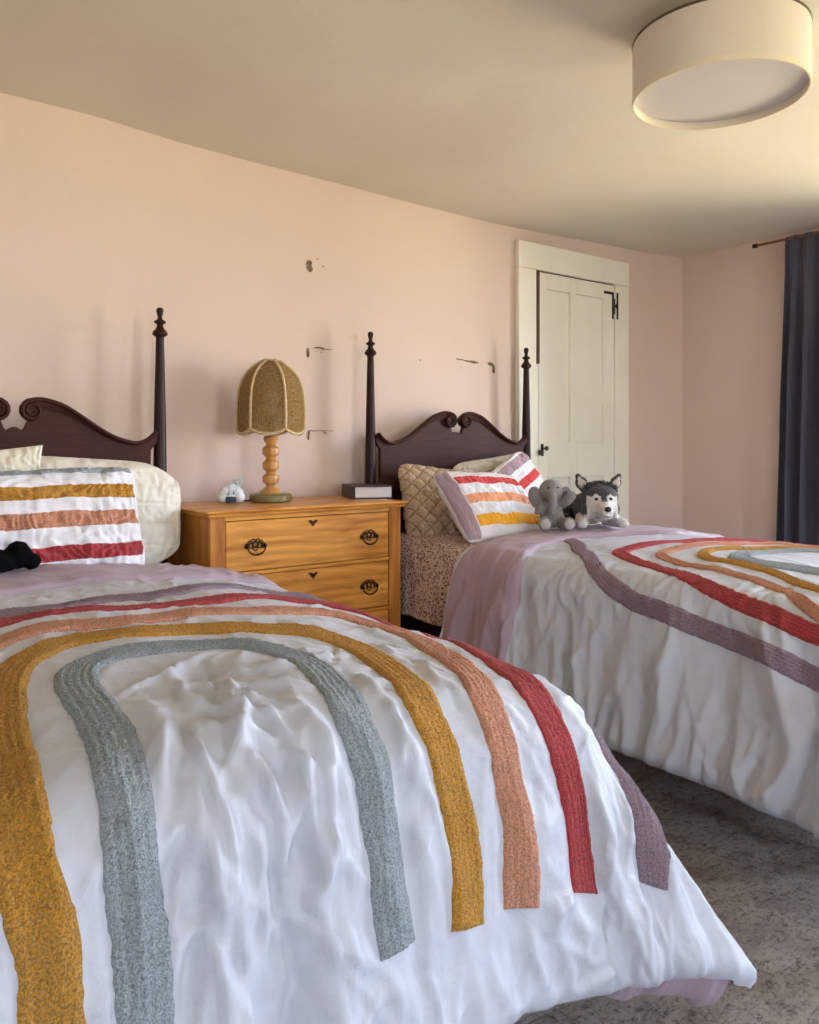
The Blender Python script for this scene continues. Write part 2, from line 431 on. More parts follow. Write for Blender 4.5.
chip(dens([(1.985, 1.569), (2.03, 1.571)]), .004); chip(dens([(1.963, 1.556), (1.972, 1.555)], 2), .006)
chip(dens([(1.90, 1.185), (1.899, 1.145)]), .010); chip(dens([(1.90, 1.188), (1.985, 1.187), (2.035, 1.186)]), .004)
chip(dens([(1.985, 1.183), (1.995, 1.175)], 2), .006)
chip(dens([(2.80, 1.577), (2.86, 1.572)]), .005); chip(dens([(2.86, 1.572), (2.955, 1.565)]), .011)
chip(dens([(3.03, 1.568), (3.06, 1.562), (3.073, 1.545), (3.072, 1.515)]), .012)
chip(dens([(2.553, 1.556), (2.560, 1.553)], 2), .006)
chip(dens([(1.945, 1.99), (1.948, 1.985)], 2), .004)

# ------------------------------------------------------------------ closet door in the back wall
tr = bpy.data.objects.new('trim_1', None); C.objects.link(tr); struct(tr)
yD = WB
m = MB()
m.box((3.305, yD-.018, 1.06), (.144, .036, 2.12), .004); m.box((4.150, yD-.018, 1.06), (.136, .036, 2.12), .004)
m.box((3.726, yD-.0185, 2.196), (.986, .037, .151), .004)
m.build('casing', M_door, tr)
door = bpy.data.objects.new('door_1', None); C.objects.link(door); struct(door)
# frame members (stiles, rails) with recessed panels
dx0, dx1, dz0, dz1 = 3.400, 4.078, .02, 2.112
m = MB(); yf = yD-.030; th = .024
def slab(x0, x1, z0, z1, yy=yf, t=th, b=.003): m.box(((x0+x1)/2, yy+t/2, (z0+z1)/2), (x1-x0, t, z1-z0), b)
slab(dx0, 3.468, dz0, dz1); slab(3.975, dx1, dz0, dz1); slab(3.672, 3.728, dz0, dz1)
for a, b in ((3.468, 3.672), (3.728, 3.975)):
    slab(a, b, 2.020, dz1); slab(a, b, .93, 1.137); slab(a, b, dz0, .22)
m.build('door_frame', M_door, door)
for a, b in ((3.468, 3.672), (3.728, 3.975)):
    for z0, z1 in ((1.137, 2.020), (.22, .93)):
        m = MB(); slab(a+.0005, b-.0005, z0+.0005, z1-.0005, yf+.016, .008, .001); m.build('door_panel', M_door, door)
m = MB(); m.box((3.3885, yD-.022, 1.85), (.022, .030, .53)); m.build('stained_edge', M_doorgap, door)
m = MB(); m.box((3.3885, yD-.016, .80), (.022, .018, 1.56)); m.build('door_stop', M_door, door)
m = MB(); m.box((3.735, yD-.014, 2.1165), (.68, .008, .007)); m.build('door_gap_shade', M_doorgap, door)  # dark strip painting in the shade of the gap above the door
# hinge: H-L strap
m = MB()
m.box((4.062, yf-.002, 1.985), (.016, .004, .165), .001); m.box((4.020, yf-.002, 2.062), (.085, .004, .016), .001)
m.tube([(4.0785, yf-.003, 1.935), (4.0785, yf-.003, 2.03)], .004)
h = m.build('hinge', M_iron, door)
m = MB(); m.box((4.098, yD-.0385, 1.985), (.015, .004, .165), .001); m.prism([(4.072, 1.985), (4.092, 2.005), (4.092, 1.965)], yD-.041, yD-.037); m.build('hinge_leaf', M_iron, h)
m = MB(); m.box((3.425, yf-.003, 1.09), (.022, .006, .07), .002); m.tube([(3.427, yf-.003, 1.10), (3.427, yf-.03, 1.10)], .005); m.ell((3.427, yf-.035, 1.10), (.014, .010, .014)); m.build('latch', M_iron, door)
m = MB(); m.box((3.395, yD-.045, 1.075), (.018, .014, .03), .002); m.build('catch', M_iron, door)

# ------------------------------------------------------------------ rug
nx, ny = 220, 190
X, Y = np.meshgrid(np.linspace(-.9, 4.3, nx), np.linspace(-.6, 2.70, ny), indexing='ij')
Z = .014+.002*pn(X*40, Y*40, 8)+.0025*pn(X*11, Y*11, 9)
e = np.minimum(np.minimum(X+.9, 4.3-X), np.minimum(Y+.6, 2.70-Y)); Z = np.where(e < .01, .001, Z)
tag(mesh_obj('area_rug', np.stack([X, Y, Z], -1).reshape(-1, 3), grid_faces(nx, ny), M_rug),
    'worn grey-beige patterned rug on the floor between and under the two beds', 'rug')

# ------------------------------------------------------------------ beds
def catmull(P, n=12):
    P = [np.array(p, float) for p in P]; P = [2*P[0]-P[1]]+P+[2*P[-1]-P[-2]]; out = []
    for i in range(1, len(P)-2):
        for k in range(n):
            t = k/n; a, b, c, d = P[i-1:i+3]
            out.append(.5*((2*b)+(-a+c)*t+(2*a-5*b+4*c-d)*t*t+(-a+3*b-3*c+d)*t**3))
    out.append(P[-2]); return out

def bed(label, xc, y, w=1.04, ln=1.9):
    """headboard plane at y, posts w apart"""
    root = thing('bed', label, 'bed', (xc, y, 0))
    hw = w/2
    post = [(.030, .0), (.034, .01), (.036, .10), (.030, .14), (.033, .18), (.034, .40), (.031, .55), (.0265, .9), (.0235, 1.18), (.0185, 1.40), (.0155, 1.535),
            (.017, 1.540), (.0275, 1.547), (.029, 1.553), (.0265, 1.560), (.019, 1.568), (.0135, 1.577), (.0115, 1.585), (.013, 1.589), (.0215, 1.594), (.0225, 1.598), (.0205, 1.602),
            (.012, 1.606), (.0085, 1.612), (.009, 1.620), (.0125, 1.632), (.0137, 1.640), (.0125, 1.648), (.008, 1.6525), (.002, 1.654)]
    for s in (-1, 1):
        m = MB(); m.lathe([(r, z) for r, z in post], (s*hw, 0, 0), 20); m.build('post', M_mahogv, root, angle=50)
        m = MB(); m.lathe([(.032, .0195), (.038, .05), (.028, .12), (.034, .2), (.034, .62), (.03, .64)], (s*(hw-.03), -ln, 0), 20); m.build('leg', M_mahogv, root, angle=50)
        m = MB(); m.box((s*(hw-.03), -ln/2-.01, .33), (.028, ln-.06, .12), .004); m.build('side_rail', M_mahog, root)
    m = MB(); m.box((0, -ln, .36), (w-.12, .03, .18), .005); m.build('foot_rail', M_mahog, root)
    # swan-neck curve, right half: (dx from centre, z of top edge)
    top = [(.062, 1.2895), (.088, 1.2910), (.125, 1.283), (.165, 1.268), (.225, 1.230), (.290, 1.186), (.345, 1.157), (.395, 1.142), (.430, 1.140), (.465, 1.155), (.497, 1.184)]
    T = catmull(top, 5)
    for s in (-1, 1):
        m = MB()
        # scroll eye + moulding that sweeps from the volute to the post
        cxs, czs, rad = .054, 1.243, .036
        path = []
        for k in range(26):
            a = R(84+640-k/25*640); rr = .010+(rad-.010)*(k/25)**.9
            path.append((cxs+rr*math.cos(a)*1.0, czs+rr*math.sin(a)))
        full = path+[(p[0], p[1]-.009) for p in T]
        rr = [.006+.0035*k/25 for k in range(26)]+[.0095-.002*(i/len(T)) for i in range(len(T))]
        m.tube([(s*x, -.030, z) for x, z in full], rr, 10, flat=2.0)
        m.build('scroll_moulding', M_mahog, root, smooth=True)
        m = MB(); m.lathe([(.031, -.024), (.031, .010), (.028, .014)], (s*cxs, -.02, czs), 28, Matrix.Rotation(R(90), 3, 'X')); m.build('scroll_block', M_mahog, root, angle=40)
        # raised cornice fillet under the moulding
        m = MB(); Vv = []; Fc = []; nT = len(T)
        for i, p in enumerate(T):
            wd = .016+.030*math.exp(-(i/nT/.42)**2)
            for yy, zz in ((-.022, p[1]-.008), (-.037, p[1]-.010), (-.034, p[1]-wd*.6), (-.028, p[1]-wd), (-.022, p[1]-wd)): Vv.append((s*p[0], yy, zz))
        for i in range(nT-1):
            for k in range(4): Fc.append((i*5+k, i*5+k+1, i*5+k+6, i*5+k+5))
        Fc += [(0, 1, 2, 3, 4), tuple((nT-1)*5+k for k in (4, 3, 2, 1, 0))]
        m.add(Vv, Fc); m.build('cornice', M_mahog, root, angle=50)
    half = [(.0, 1.186), (.012, 1.184), (.024, 1.172), (.032, 1.180), (.05, 1.225), (.075, 1.235), (.085, 1.27)]+[(p[0], p[1]-.012) for p in T[1:]]
    half += [(.505, 1.17), (.500, 1.14), (.485, 1.115), (.472, 1.095), (.470, 1.02), (.470, .86), (.497, .80), (.50, .52)]
    poly = [(-x, z) for x, z in half[::-1]]+half[1:]
    # triangulated as strips: columns from z=.5 up to outline
    m = MB(); Vv = []; Fc = []
    cols = sorted(set([round(x, 4) for x, z in poly]))
    def topz(x):
        x = abs(x)
        pts = [p for p in half if True]
        for a, b in zip(pts[:len(half)-6], pts[1:len(half)-5]):
            if a[0]-1e-6 <= x <= b[0]+1e-6 and b[0] > a[0]: return a[1]+(b[1]-a[1])*(x-a[0])/(b[0]-a[0])
        return 1.16
    xs = np.unique(np.concatenate([np.linspace(-.502, .502, 121), [-.085, .085, -.075, .075]]))
    n = len(xs)
    for x in xs:
        zt = topz(x); zb = .52
        if abs(x) > .470:
            zb = 1.095+(abs(x)-.470)/.035*.045
        for yy in (-.022, .0): Vv += [(x, yy, zb), (x, yy, zt)]
    for i in range(n-1):
        a = i*4; b = a+4
        Fc += [(a, b, b+1, a+1), (a+2, a+3, b+3, b+2), (a+1, b+1, b+3, a+3), (a, a+2, b+2, b)]
    Fc += [(0, 1, 3, 2), (n*4-4, n*4-2, n*4-1, n*4-3)]
    mesh_obj('headboard_panel', Vv, Fc, M_mahog, root, False)
    m = MB(); m.box((0, 0-.011, .60), (w-.04, .03, .10), .003); m.build('lower_rail', M_mahog, root)
    m = MB(); m.box((0, -ln/2-.01, .374), (w-.1, ln-.06, .03)); m.build('slat_base', M_pine, root)
    return root
bed('dark mahogany four-post headboard bed nearest the camera, behind the cream pillows', .613, 3.054)
bed('dark mahogany scroll-topped bed beside the white closet door', 2.684, 3.114, ln=2.12)

def rounded_slab(name, c, d, r, mat, bulge=.01, seed=1, n=40):
    """rounded cushion-like box"""
    V = []; Fc = []
    hx, hy, hz = d[0]/2, d[1]/2, d[2]/2
    u = np.linspace(-1, 1, n)
    def face(ax, sg):
        A, B = np.meshgrid(u, u, indexing='ij')
        p = [None]*3; o = [k for k in range(3) if k != ax]
        p[ax] = np.full_like(A, sg); p[o[0]] = A; p[o[1]] = B
        P = np.stack(p, -1)*np.array([hx, hy, hz])
        inner = np.clip(P, -np.array([hx-r, hy-r, hz-r]), np.array([hx-r, hy-r, hz-r]))
        dlt = P-inner; L = np.linalg.norm(dlt, axis=-1, keepdims=True)+1e-9
        Q = inner+dlt/L*r
        Q += (dlt/L)*(bulge*pn(P[..., 0]*5+P[..., 2]*3, P[..., 1]*5+P[..., 2]*4, seed))[..., None]
        return Q
    for ax in range(3):
        for sg in (-1, 1):
            Q = face(ax, sg); n0 = len(V); V += [tuple(x) for x in (Q.reshape(-1, 3)+np.array(c))]
            fl = (sg < 0) ^ (ax == 1)
            Fc += [tuple(n0+i for i in f) for f in grid_faces(n, n, fl)]
    o = mesh_obj(name, V, Fc, mat)
    import bmesh
    bm = bmesh.new(); bm.from_mesh(o.data); bmesh.ops.remove_doubles(bm, verts=bm.verts, dist=1e-4); bmesh.ops.recalc_face_normals(bm, faces=bm.faces); bm.to_mesh(o.data); bm.free()
    return o
tag(rounded_slab('mattress', (.613, 2.085, .5225), (.98, 1.87, .265), .06, M_cream), 'cream mattress hidden under the quilt of the bed nearest the camera', 'mattress')
tag(rounded_slab('mattress', (2.70, 2.00, .535), (1.0, 2.08, .285), .06, M_floral), 'floral-covered mattress between the pine chest and the second bed pillows', 'mattress')

def sgn_pow(x, p): return np.sign(x)*np.abs(x)**p
class Duvet:
    def __init__(q, cx, hw, yh, yf, z0, r, S, L, fs, ff, fc, crown, disp):
        q.__dict__.update(cx=cx, hw=hw, yh=yh, yf=yf, z0=z0, r=r, S=S, L=L, fs=fs, ff=ff, fc=fc, crown=crown, disp=disp)
    def base(q, s, t):
        T0 = q.yh-q.yf
        es = np.maximum(np.abs(s)-q.hw, 0); et = np.maximum(t-T0, 0)
        e = np.sqrt(es**2+et**2)+1e-9
        ux = np.sign(s)*es/e; uy = -et/e
        k = np.clip(2*es*et/e**2, 0, 1); w = (et/e)**2
        e = e*(1-.085*k**3)
        fl = q.fs*(1-w)+q.ff*w; fl = fl+(q.fc-fl)*k**1.5
        A = np.pi/2-fl; a = np.minimum(e/q.r, A); rest = np.maximum(e-q.r*A, 0)
        h = q.r*np.sin(a)+rest*np.cos(A); v = q.r*(1-np.cos(a))+rest*np.sin(A)
        sc = np.clip(np.abs(s)/q.hw, 0, 1); tc = np.clip(t/T0, 0, 1)
        Z = q.z0-q.crown*sc**2.2-q.crown*.6*np.clip((tc-.5)*2, 0, 1)**2.5-v
        return np.stack([q.cx+np.clip(s, -q.hw, q.hw)+ux*h, q.yh-np.minimum(t, T0)+uy*h, Z], -1)
    def surf(q, s, t, off=0.0, detail=True, hem=True):
        s = np.asarray(s, float); t = np.asarray(t, float); e = 2e-3
        P = q.base(s, t)
        du = q.base(s+e, t)-q.base(s-e, t); dv = q.base(s, t+e)-q.base(s, t-e)
        n = np.cross(dv, du); n /= np.linalg.norm(n, axis=-1, keepdims=True)+1e-12
        d = q.disp(s, t, q) if detail else 0*s
        if hem:
            k = np.clip(np.minimum(np.minimum(q.S-np.abs(s), q.L-t), 10)/.035, 0, 1)
            d = d-.032*(1-np.sqrt(1-(1-k)**2))
        return P+n*(d+off)[..., None], n

def creases(s, t, store):
    """sum of sharp ridges (amp>0) and valleys along short polylines"""
    shp = np.shape(s); s = np.ravel(s); t = np.ravel(t); out = np.zeros(s.shape)
    for pts, amp, w in store:
        xs = [p[0] for p in pts]; ys = [p[1] for p in pts]; r = w*3.5
        ix = np.nonzero((s > min(xs)-r) & (s < max(xs)+r) & (t > min(ys)-r) & (t < max(ys)+r))[0]
        if not len(ix): continue
        a_, b_ = s[ix], t[ix]; best = np.full(len(ix), 9.0); tt = np.zeros(len(ix)); n = len(pts)-1
        for q, (a, b) in enumerate(zip(pts, pts[1:])):
            dx, dy = b[0]-a[0], b[1]-a[1]
            k = np.clip(((a_-a[0])*dx+(b_-a[1])*dy)/(dx*dx+dy*dy), 0, 1)
            d = np.hypot(a_-a[0]-k*dx, b_-a[1]-k*dy); mm = d < best
            best = np.where(mm, d, best); tt = np.where(mm, (q+k)/n, tt)
        out[ix] += amp*np.exp(-(best/w)**1.25)*np.sin(np.clip(tt, 0, 1)*math.pi)**.6
    return out.reshape(shp)
A_left = {
 'silver': (.072, T_silver, [(.098, 1.893), (.094, 1.811), (.1, 1.76), (.1, 1.666), (.099, 1.587), (.113, 1.509), (.14, 1.397), (.142, 1.271), (.094, 1.165), (.01, 1.122), (-.061, 1.108), (-.13, 1.103), (-.19, 1.135), (-.225, 1.24), (-.236, 1.43), (-.255, 1.55), (-.265, 1.64), (-.264, 1.70), (-.263, 1.76), (-.268, 1.90)]),
 'mustard': (.072, T_yellow, [(.236, 1.905), (.245, 1.825), (.252, 1.739), (.243, 1.655), (.245, 1.555), (.294, 1.403), (.323, 1.24), (.290, 1.139), (.216, 1.075), (.135, 1.033), (.07, 1.005), (-.005, .992), (-.079, .975), (-.154, .955), (-.22, .985), (-.29, 1.06), (-.350, 1.30), (-.374, 1.49), (-.384, 1.6), (-.375, 1.66), (-.366, 1.72), (-.368, 1.79), (-.375, 1.895)]),
 'peach': (.070, T_peach, [(.356, 1.905), (.366, 1.835), (.376, 1.759), (.37, 1.672), (.383, 1.565), (.443, 1.433), (.50, 1.25), (.512, 1.12), (.497, 1.02), (.45, .955), (.37, .93), (.257, .915), (.148, .89), (.084, .88), (0, .882), (-.06, .875), (-.157, .855), (-.215, .851), (-.29, .87), (-.39, .95), (-.46, 1.10), (-.49, 1.4), (-.50, 1.7), (-.51, 1.89)]),
 'red': (.074, T_red, [(.508, 1.905), (.522, 1.815), (.526, 1.73), (.516, 1.663), (.512, 1.604), (.525, 1.52), (.60, 1.30), (.635, 1.12), (.625, .99), (.583, .88), (.51, .80), (.412, .768), (.338, .755), (.235, .762), (.15, .755), (.061, .750), (-.034, .738), (-.123, .718), (-.192, .702), (-.28, .715), (-.42, .78), (-.54, .92), (-.61, 1.15), (-.63, 1.5), (-.64, 1.89)]),
 'purple': (.080, T_purple, [(.728, 1.915), (.755, 1.82), (.772, 1.721), (.765, 1.62), (.76, 1.45), (.765, 1.2), (.755, 1.0), (.72, .83), (.65, .70), (.575, .62), (.50, .575), (.42, .55), (.33, .565), (.22, .60), (.12, .605), (.03, .59), (-.067, .605), (-.133, .61), (-.22, .60), (-.35, .61), (-.52, .68), (-.66, .82), (-.75, 1.05), (-.78, 1.5), (-.78, 1.88)])}
A_right = {
 'purple': (.060, T_purple, [(-.76, 1.85), (-.76, 1.6), (-.748, 1.43), (-.725, 1.338), (-.709, 1.232), (-.694, 1.107), (-.673, .978), (-.650, .825), (-.585, .68), (-.49, .56), (-.415, .475), (-.37, .41), (-.28, .32), (-.20, .215), (.0, .20), (.35, .26), (.55, .45), (.68, .85), (.72, 1.2), (.74, 1.85)]),
 'red': (.060, T_red, [(-.64, 1.85), (-.64, 1.6), (-.635, 1.42), (-.622, 1.336), (-.602, 1.241), (-.573, 1.114), (-.523, .96), (-.447, .77), (-.400, .66), (-.36, .585), (-.25, .563), (-.067, .585), (.15, .62), (.335, .66), (.48, .74), (.57, .95), (.60, 1.3), (.62, 1.85)]),
 'peach': (.045, T_peach, [(-.60, 1.82), (-.60, 1.6), (-.585, 1.42), (-.548, 1.342), (-.475, 1.253), (-.428, 1.133), (-.395, .989), (-.365, .84), (-.320, .74), (-.25, .695), (-.1, .70), (.11, .745), (.30, .80), (.41, .95), (.44, 1.3), (.46, 1.82)]),
 'mustard': (.045, T_yellow, [(-.44, 1.8), (-.44, 1.5), (-.414, 1.33), (-.383, 1.25), (-.331, 1.155), (-.293, 1.038), (-.27, .91), (-.22, .83), (-.114, .797), (.05, .845), (.20, .92), (.29, 1.03), (.31, 1.3), (.32, 1.8)]),
 'silver': (.080, T_silver, [(-.21, 1.78), (-.21, 1.4), (-.205, 1.21), (-.210, 1.13), (-.222, 1.04), (-.195, .95), (-.10, .915), (.02, .93), (.13, .98), (.18, 1.1), (.18, 1.4), (.18, 1.78)])}

def stiffness(s, t, arches):
    """1 on the tufted arches, 0 away from them"""
    out = np.zeros(np.shape(s))
    for w, _, c in arches.values():
        best = np.full(np.shape(s), 9.0)
        for a, b in zip(c, c[1:]):
            dx, dy = b[0]-a[0], b[1]-a[1]
            k = np.clip(((s-a[0])*dx+(t-a[1])*dy)/(dx*dx+dy*dy), 0, 1)
            best = np.minimum(best, np.hypot(s-a[0]-k*dx, t-a[1]-k*dy))
        out = np.maximum(out, np.exp(-(best/(w*.62))**4))
    return out
# ---- creases on the near duvet (s across, t towards the foot), radiating over the foot of the bed
cr1 = []
rg = random.Random(5)
def fan(n, s0, s1, t0, t1, ang, spread, l0, l1, a0, a1, w0, w1, store):
    for _ in range(n):
        x, y = rg.uniform(s0, s1), rg.uniform(t0, t1); th = R(ang+rg.gauss(0, spread)); L = rg.uniform(l0, l1); bend = rg.gauss(0, .35)
        p = [(x, y)]
        for k in range(4): th += bend/4+rg.gauss(0, .12); p.append((p[-1][0]+math.cos(th)*L/4, p[-1][1]+math.sin(th)*L/4))
        store.append((p, rg.uniform(a0, a1)*(1 if rg.random() < .65 else -.8), rg.uniform(w0, w1)))
fan(34, -.17, .03, 1.20, 1.50, 86, 22, .12, .34, .007, .015, .006, .012, cr1)     # star of creases inside the silver arch
fan(30, -.62, -.42, 1.05, 1.8, 60, 30, .08, .24, .005, .011, .005, .011, cr1)
fan(44, .16, .22, 1.15, 1.80, 80, 24, .06, .18, .004, .009, .005, .010, cr1)
fan(60, .30, .66, 1.00, 1.75, 84, 26, .06, .22, .004, .009, .005, .010, cr1)
fan(40, -.5, .7, .42, 1.05, 100, 45, .05, .16, .004, .009, .006, .011, cr1)
fan(60, -.22, .05, 1.50, 1.88, 90, 18, .10, .32, .006, .014, .007, .015, cr1)
fan(10, .62, .80, 1.6, 1.85, 100, 20, .10, .22, .005, .010, .008, .015, cr1)
fan(46, -.3, .78, 1.88, 2.02, 95, 30, .05, .18, .006, .012, .006, .012, cr1)
cr2 = []
fan(70, -1.02, -.72, .30, 1.85, 180, 9, .16, .42, .005, .013, .007, .014, cr2)    # hanging folds on the visible side
fan(26, -1.05, -.80, .30, 1.85, 140, 40, .06, .14, .003, .007, .005, .010, cr2)
fan(150, -.68, -.50, .42, 1.6, 172, 12, .05, .12, .003, .0065, .004, .008, cr2)     # gathers between the arches
fan(60, -.45, -.2, .25, 1.3, 170, 30, .05, .14, .002, .005, .004, .008, cr2)
def disp_left(s, t, q):
    d = .011*pn(s*3.2, t*3.0, 21)+.006*pn(s*7, t*6, 22)
    ws = s+.05*pn(s*4, t*4, 23); wt = t+.05*pn(s*4, t*4, 24)
    r1 = 1-np.abs(pn(ws*9, wt*6, 25))*2.2; r2 = 1-np.abs(pn(ws*16, wt*11, 26))*2.2
    mask = .45+.55*ss(-.25, .35, pn(s*2.2, t*2.2, 27))
    r3 = 1-np.abs(pn(ws*30, wt*22, 20))*2.4
    T0 = q.yh-q.yf
    # hanging folds on the foot
    f = ss(T0-.10, T0+.30, t); ph = s+.06*pn(s*2, t*3, 28)
    fold = 1-np.abs(pn(ph*6.5, t*.9, 29))*2.0
    d += f*.022*(fold-.4)+f*.008*pn(ph*17, t*1.6, 30)
    g = ss(q.hw-.05, q.hw+.25, np.abs(s)); ph = t+.05*pn(s*3, t*2, 31)
    d += g*(1-.6*f)*(.014*pn(ph*8, s*1.4, 32)+.005*pn(ph*19, s*2, 33))
    c = creases(s, t, cr1)
    c = c+(.0062*np.clip(r1, 0, 1)**2+.0036*np.clip(r2, 0, 1)**2+.0016*np.clip(r3, 0, 1)**2)*mask
    return d+c*(1-.85*stiffness(s, t, A_left))
def disp_right(s, t, q):
    d = .008*pn(s*3.5, t*3.2, 41)+.004*pn(s*8, t*7, 42)
    g = ss(q.hw+.04, q.hw+.30, np.abs(s)); g0 = ss(q.hw-.12, q.hw+.06, np.abs(s))
    ph = t+.07*pn(s*3+2, t*2, 43)
    d += g*(.040*pn(ph*6.0, s*1.1, 44)+.020*(1-2.2*np.abs(pn(ph*9, s*1.6, 45))))
    d += g*.004*(1-2*np.abs(pn(ph*20+s*5, s*3, 46)))
    # gathers puckering between the tufted arches
    d += g0*(1-g*.8)*(.0055*pn(t*40+3*pn(s*5, t*5, 47), s*5, 48))+ss(.30, .40, np.abs(s))*(1-g0)*.003*pn(t*38, s*6, 49)
    ws = s+.05*pn(s*4, t*4, 50); r1 = 1-np.abs(pn(ws*8, t*7, 51))*2.2
    c = .004*np.clip(r1, 0, 1)**2*(1-g)+creases(s, t, cr2)
    return d+c*(1-.85*stiffness(s, t, A_right))
LB = Duvet(.60, .53, 2.62, 1.14, .745, .15, 1.08, 2.075, .5, .25, .6, .05, disp_left)
RB = Duvet(2.70, .50, 2.40, .98, .75, .13, 1.10, 2.02, .3, .25, .6, .03, disp_right)

def duvet(root, D, fold_t, step, fold_off=.016):
    n = int(2*D.S/step); m_ = int(D.L/step)
    s, t = np.meshgrid(np.linspace(-D.S, D.S, n), np.linspace(0, D.L, m_), indexing='ij')
    P, _ = D.surf(s, t); P[..., 2] = np.maximum(P[..., 2], .035)
    mesh_obj('duvet_cover', P.reshape(-1, 3), grid_faces(n, m_, True), M_duvet, root)
    # underside lining
    n2, m2 = 140, 140
    s, t = np.meshgrid(np.linspace(-D.S+.004, D.S-.004, n2), np.linspace(.004, D.L-.004, m2), indexing='ij')
    P, _ = D.surf(s, t, -.036, True, False)
    P[..., 2] = np.maximum(P[..., 2], .03)
    lin = mesh_obj('underside_lining', P.reshape(-1, 3), grid_faces(n2, m2, True), M_mauve, root)
    # lining sagging out below the foot hem at the corner
    s, v = np.meshgrid(np.linspace(.30, D.S-.01, 120), np.linspace(0, 1, 24), indexing='ij')
    Hm, _ = D.surf(s, 0*s+D.L-.012, -.03, True, False)
    dr_ = .018+.060*ss(.30, .90, s)+.006*pn(s*16, v*2, 65)
    a = v*2.3
    P = Hm+np.stack([-.018*v-.02*ss(.9, 1.08, s)*v, .030+.05*v+.012*pn(s*11, v, 66), -dr_*np.sin(a)], -1)
    P[..., 2] = np.maximum(P[..., 2], .028)
    mesh_obj('sagging_lining', P.reshape(-1, 3), grid_faces(120, 24, True), M_mauve, root)
    # turned-down lining at the head end
    n3 = int(2*D.S/.008); m3 = 70
    s, v = np.meshgrid(np.linspace(-D.S-.002, D.S+.002, n3), np.linspace(0, 1, m3), indexing='ij')
    tf = np.interp(s, fold_t[0], fold_t[1])+.006*pn(s*9, s*0, 61)
    t = v*tf
    edge = np.minimum(v*tf, (1-v)*tf)
    k = np.clip(edge/.022, 0, 1); off = fold_off*np.sqrt(np.clip(1-(1-k)**2, 0, 1))-.004*(k <= 0)
    hd = np.clip(t/.05, 0, 1)
    P, nn = D.surf(np.clip(s, -D.S, D.S), t, 0, True, True)
    P = P+nn*(off+.0025*pn(s*11, t*14, 62))[..., None]
    P[..., 2] -= .05*(1-hd)**2
    mesh_obj('turned_down_lining', P.reshape(-1, 3), grid_faces(n3, m3, True), M_mauve, root)

def ribbon(root, D, ctrl, w, mat, label=None, h=.0075):
    pts = np.array(catmull(ctrl, 14)); 
    seg = np.hypot(*np.diff(pts, axis=0).T); L = np.concatenate([[0], np.cumsum(seg)])
    n = int(L[-1]/.0028); u = np.linspace(0, L[-1], n)
    c = np.stack([np.interp(u, L, pts[:, 0]), np.interp(u, L, pts[:, 1])], 1)
    for _ in range(10): c[1:-1] = (c[:-2]+2*c[1:-1]+c[2:])/4
    tg = np.gradient(c, axis=0); tg /= np.linalg.norm(tg, axis=1, keepdims=True)
    nr = np.stack([-tg[:, 1], tg[:, 0]], 1); m_ = 29
    a = np.linspace(-1, 1, m_)
    U, A = np.meshgrid(u, a, indexing='ij')
    ww = (w/2)*(1+.09*pn(U*11, A*0+3+np.sign(A)*5, 71)+.06*pn(U*70, np.sign(A)*4, 72)*np.abs(A))
    s = c[:, 0:1]+nr[:, 0:1]*A*ww; t = c[:, 1:2]+nr[:, 1:2]*A*ww
    endk = np.clip(np.minimum(U, L[-1]-U)/.006, 0, 1)
    prof = np.sqrt(np.clip(1-np.abs(A)**8, 0, 1))*np.sqrt(1-(1-endk)**2)
    rows = .0009*np.cos(A*math.pi*6)
    off = prof*(h+rows+.0022*pn(U*230, A*15, 73)+.0020*pn(U*330, A*24, 74))-.003*(1-prof)
    P, _ = D.surf(s, t, 0, True, True); P2, nn = P, _
    P = P+nn*off[..., None]
    o = mesh_obj('tufted_arch', P.reshape(-1, 3), grid_faces(n, m_, False), mat, root)
    if label: o['label'] = label
    return o

dl = thing('duvet', 'white duvet with tufted rainbow arches filling the foreground, draped over the near bed', 'duvet', (0, 0, 0))
duvet(dl, LB, ([-1.1, -.6, -.18, 0, .12, .29, .50, .8, 1.1], [.40, .39, .372, .345, .355, .357, .335, .35, .36]), .0065)
for k, (w, mt, c) in A_left.items(): ribbon(dl, LB, c, w, mt, k+' tufted arch')

dr = thing('duvet', 'white rainbow-arch duvet draped over the far bed beside the curtain', 'duvet', (0, 0, 0))
duvet(dr, RB, ([-1.1, -.99, -.84, -.717, -.606, -.50, -.403, -.176, .05, .233, .6, 1.1], [.40, .402, .385, .372, .345, .28, .24, .245, .34, .42, .45, .45]), .0075)
for k, (w, mt, c) in A_right.items(): ribbon(dr, RB, c, w, mt, k+' tufted arch')

# floral sheet hanging beyond the far duvet's head
n, m_ = 110, 90
s, v = np.meshgrid(np.linspace(0, 1, n), np.linspace(0, 1, m_), indexing='ij')
arc = v*.52
yy = 2.965-.62*s+.03*np.sin(v*3)*(1-s)
r_ = .10; xe = 2.205; a = np.clip((arc-.15)/r_, 0, math.pi/2-.06); rest = np.maximum(arc-.15-r_*(math.pi/2-.06), 0)
Xs = np.where(arc < .15, xe+.10-arc+.05, xe-r_*np.sin(a))-rest*.10
Xs = xe+.10+.05-np.minimum(arc, .15)-r_*np.sin(a)-rest*.08-.0
Zs = .708-r_*(1-np.cos(a))-rest
bul = .010*np.sin(s*9+v*2)*ss(.2, .8, v)+.006*pn(s*9, v*4, 81)
Xs = Xs-bul; Zs = Zs+.008*pn(s*6, v*6, 82)-.03*ss(.12, 0, s)*v
P = np.stack([Xs, yy, Zs], -1)
o = mesh_obj('floral_sheet', P.reshape(-1, 3), grid_faces(n, m_), M_floral)
sol = o.modifiers.new('thickness', 'SOLIDIFY'); sol.thickness = .008; sol.offset = -1
tag(o, 'small-print floral sheet hanging down the side of the far bed beside the pine chest', 'sheet')

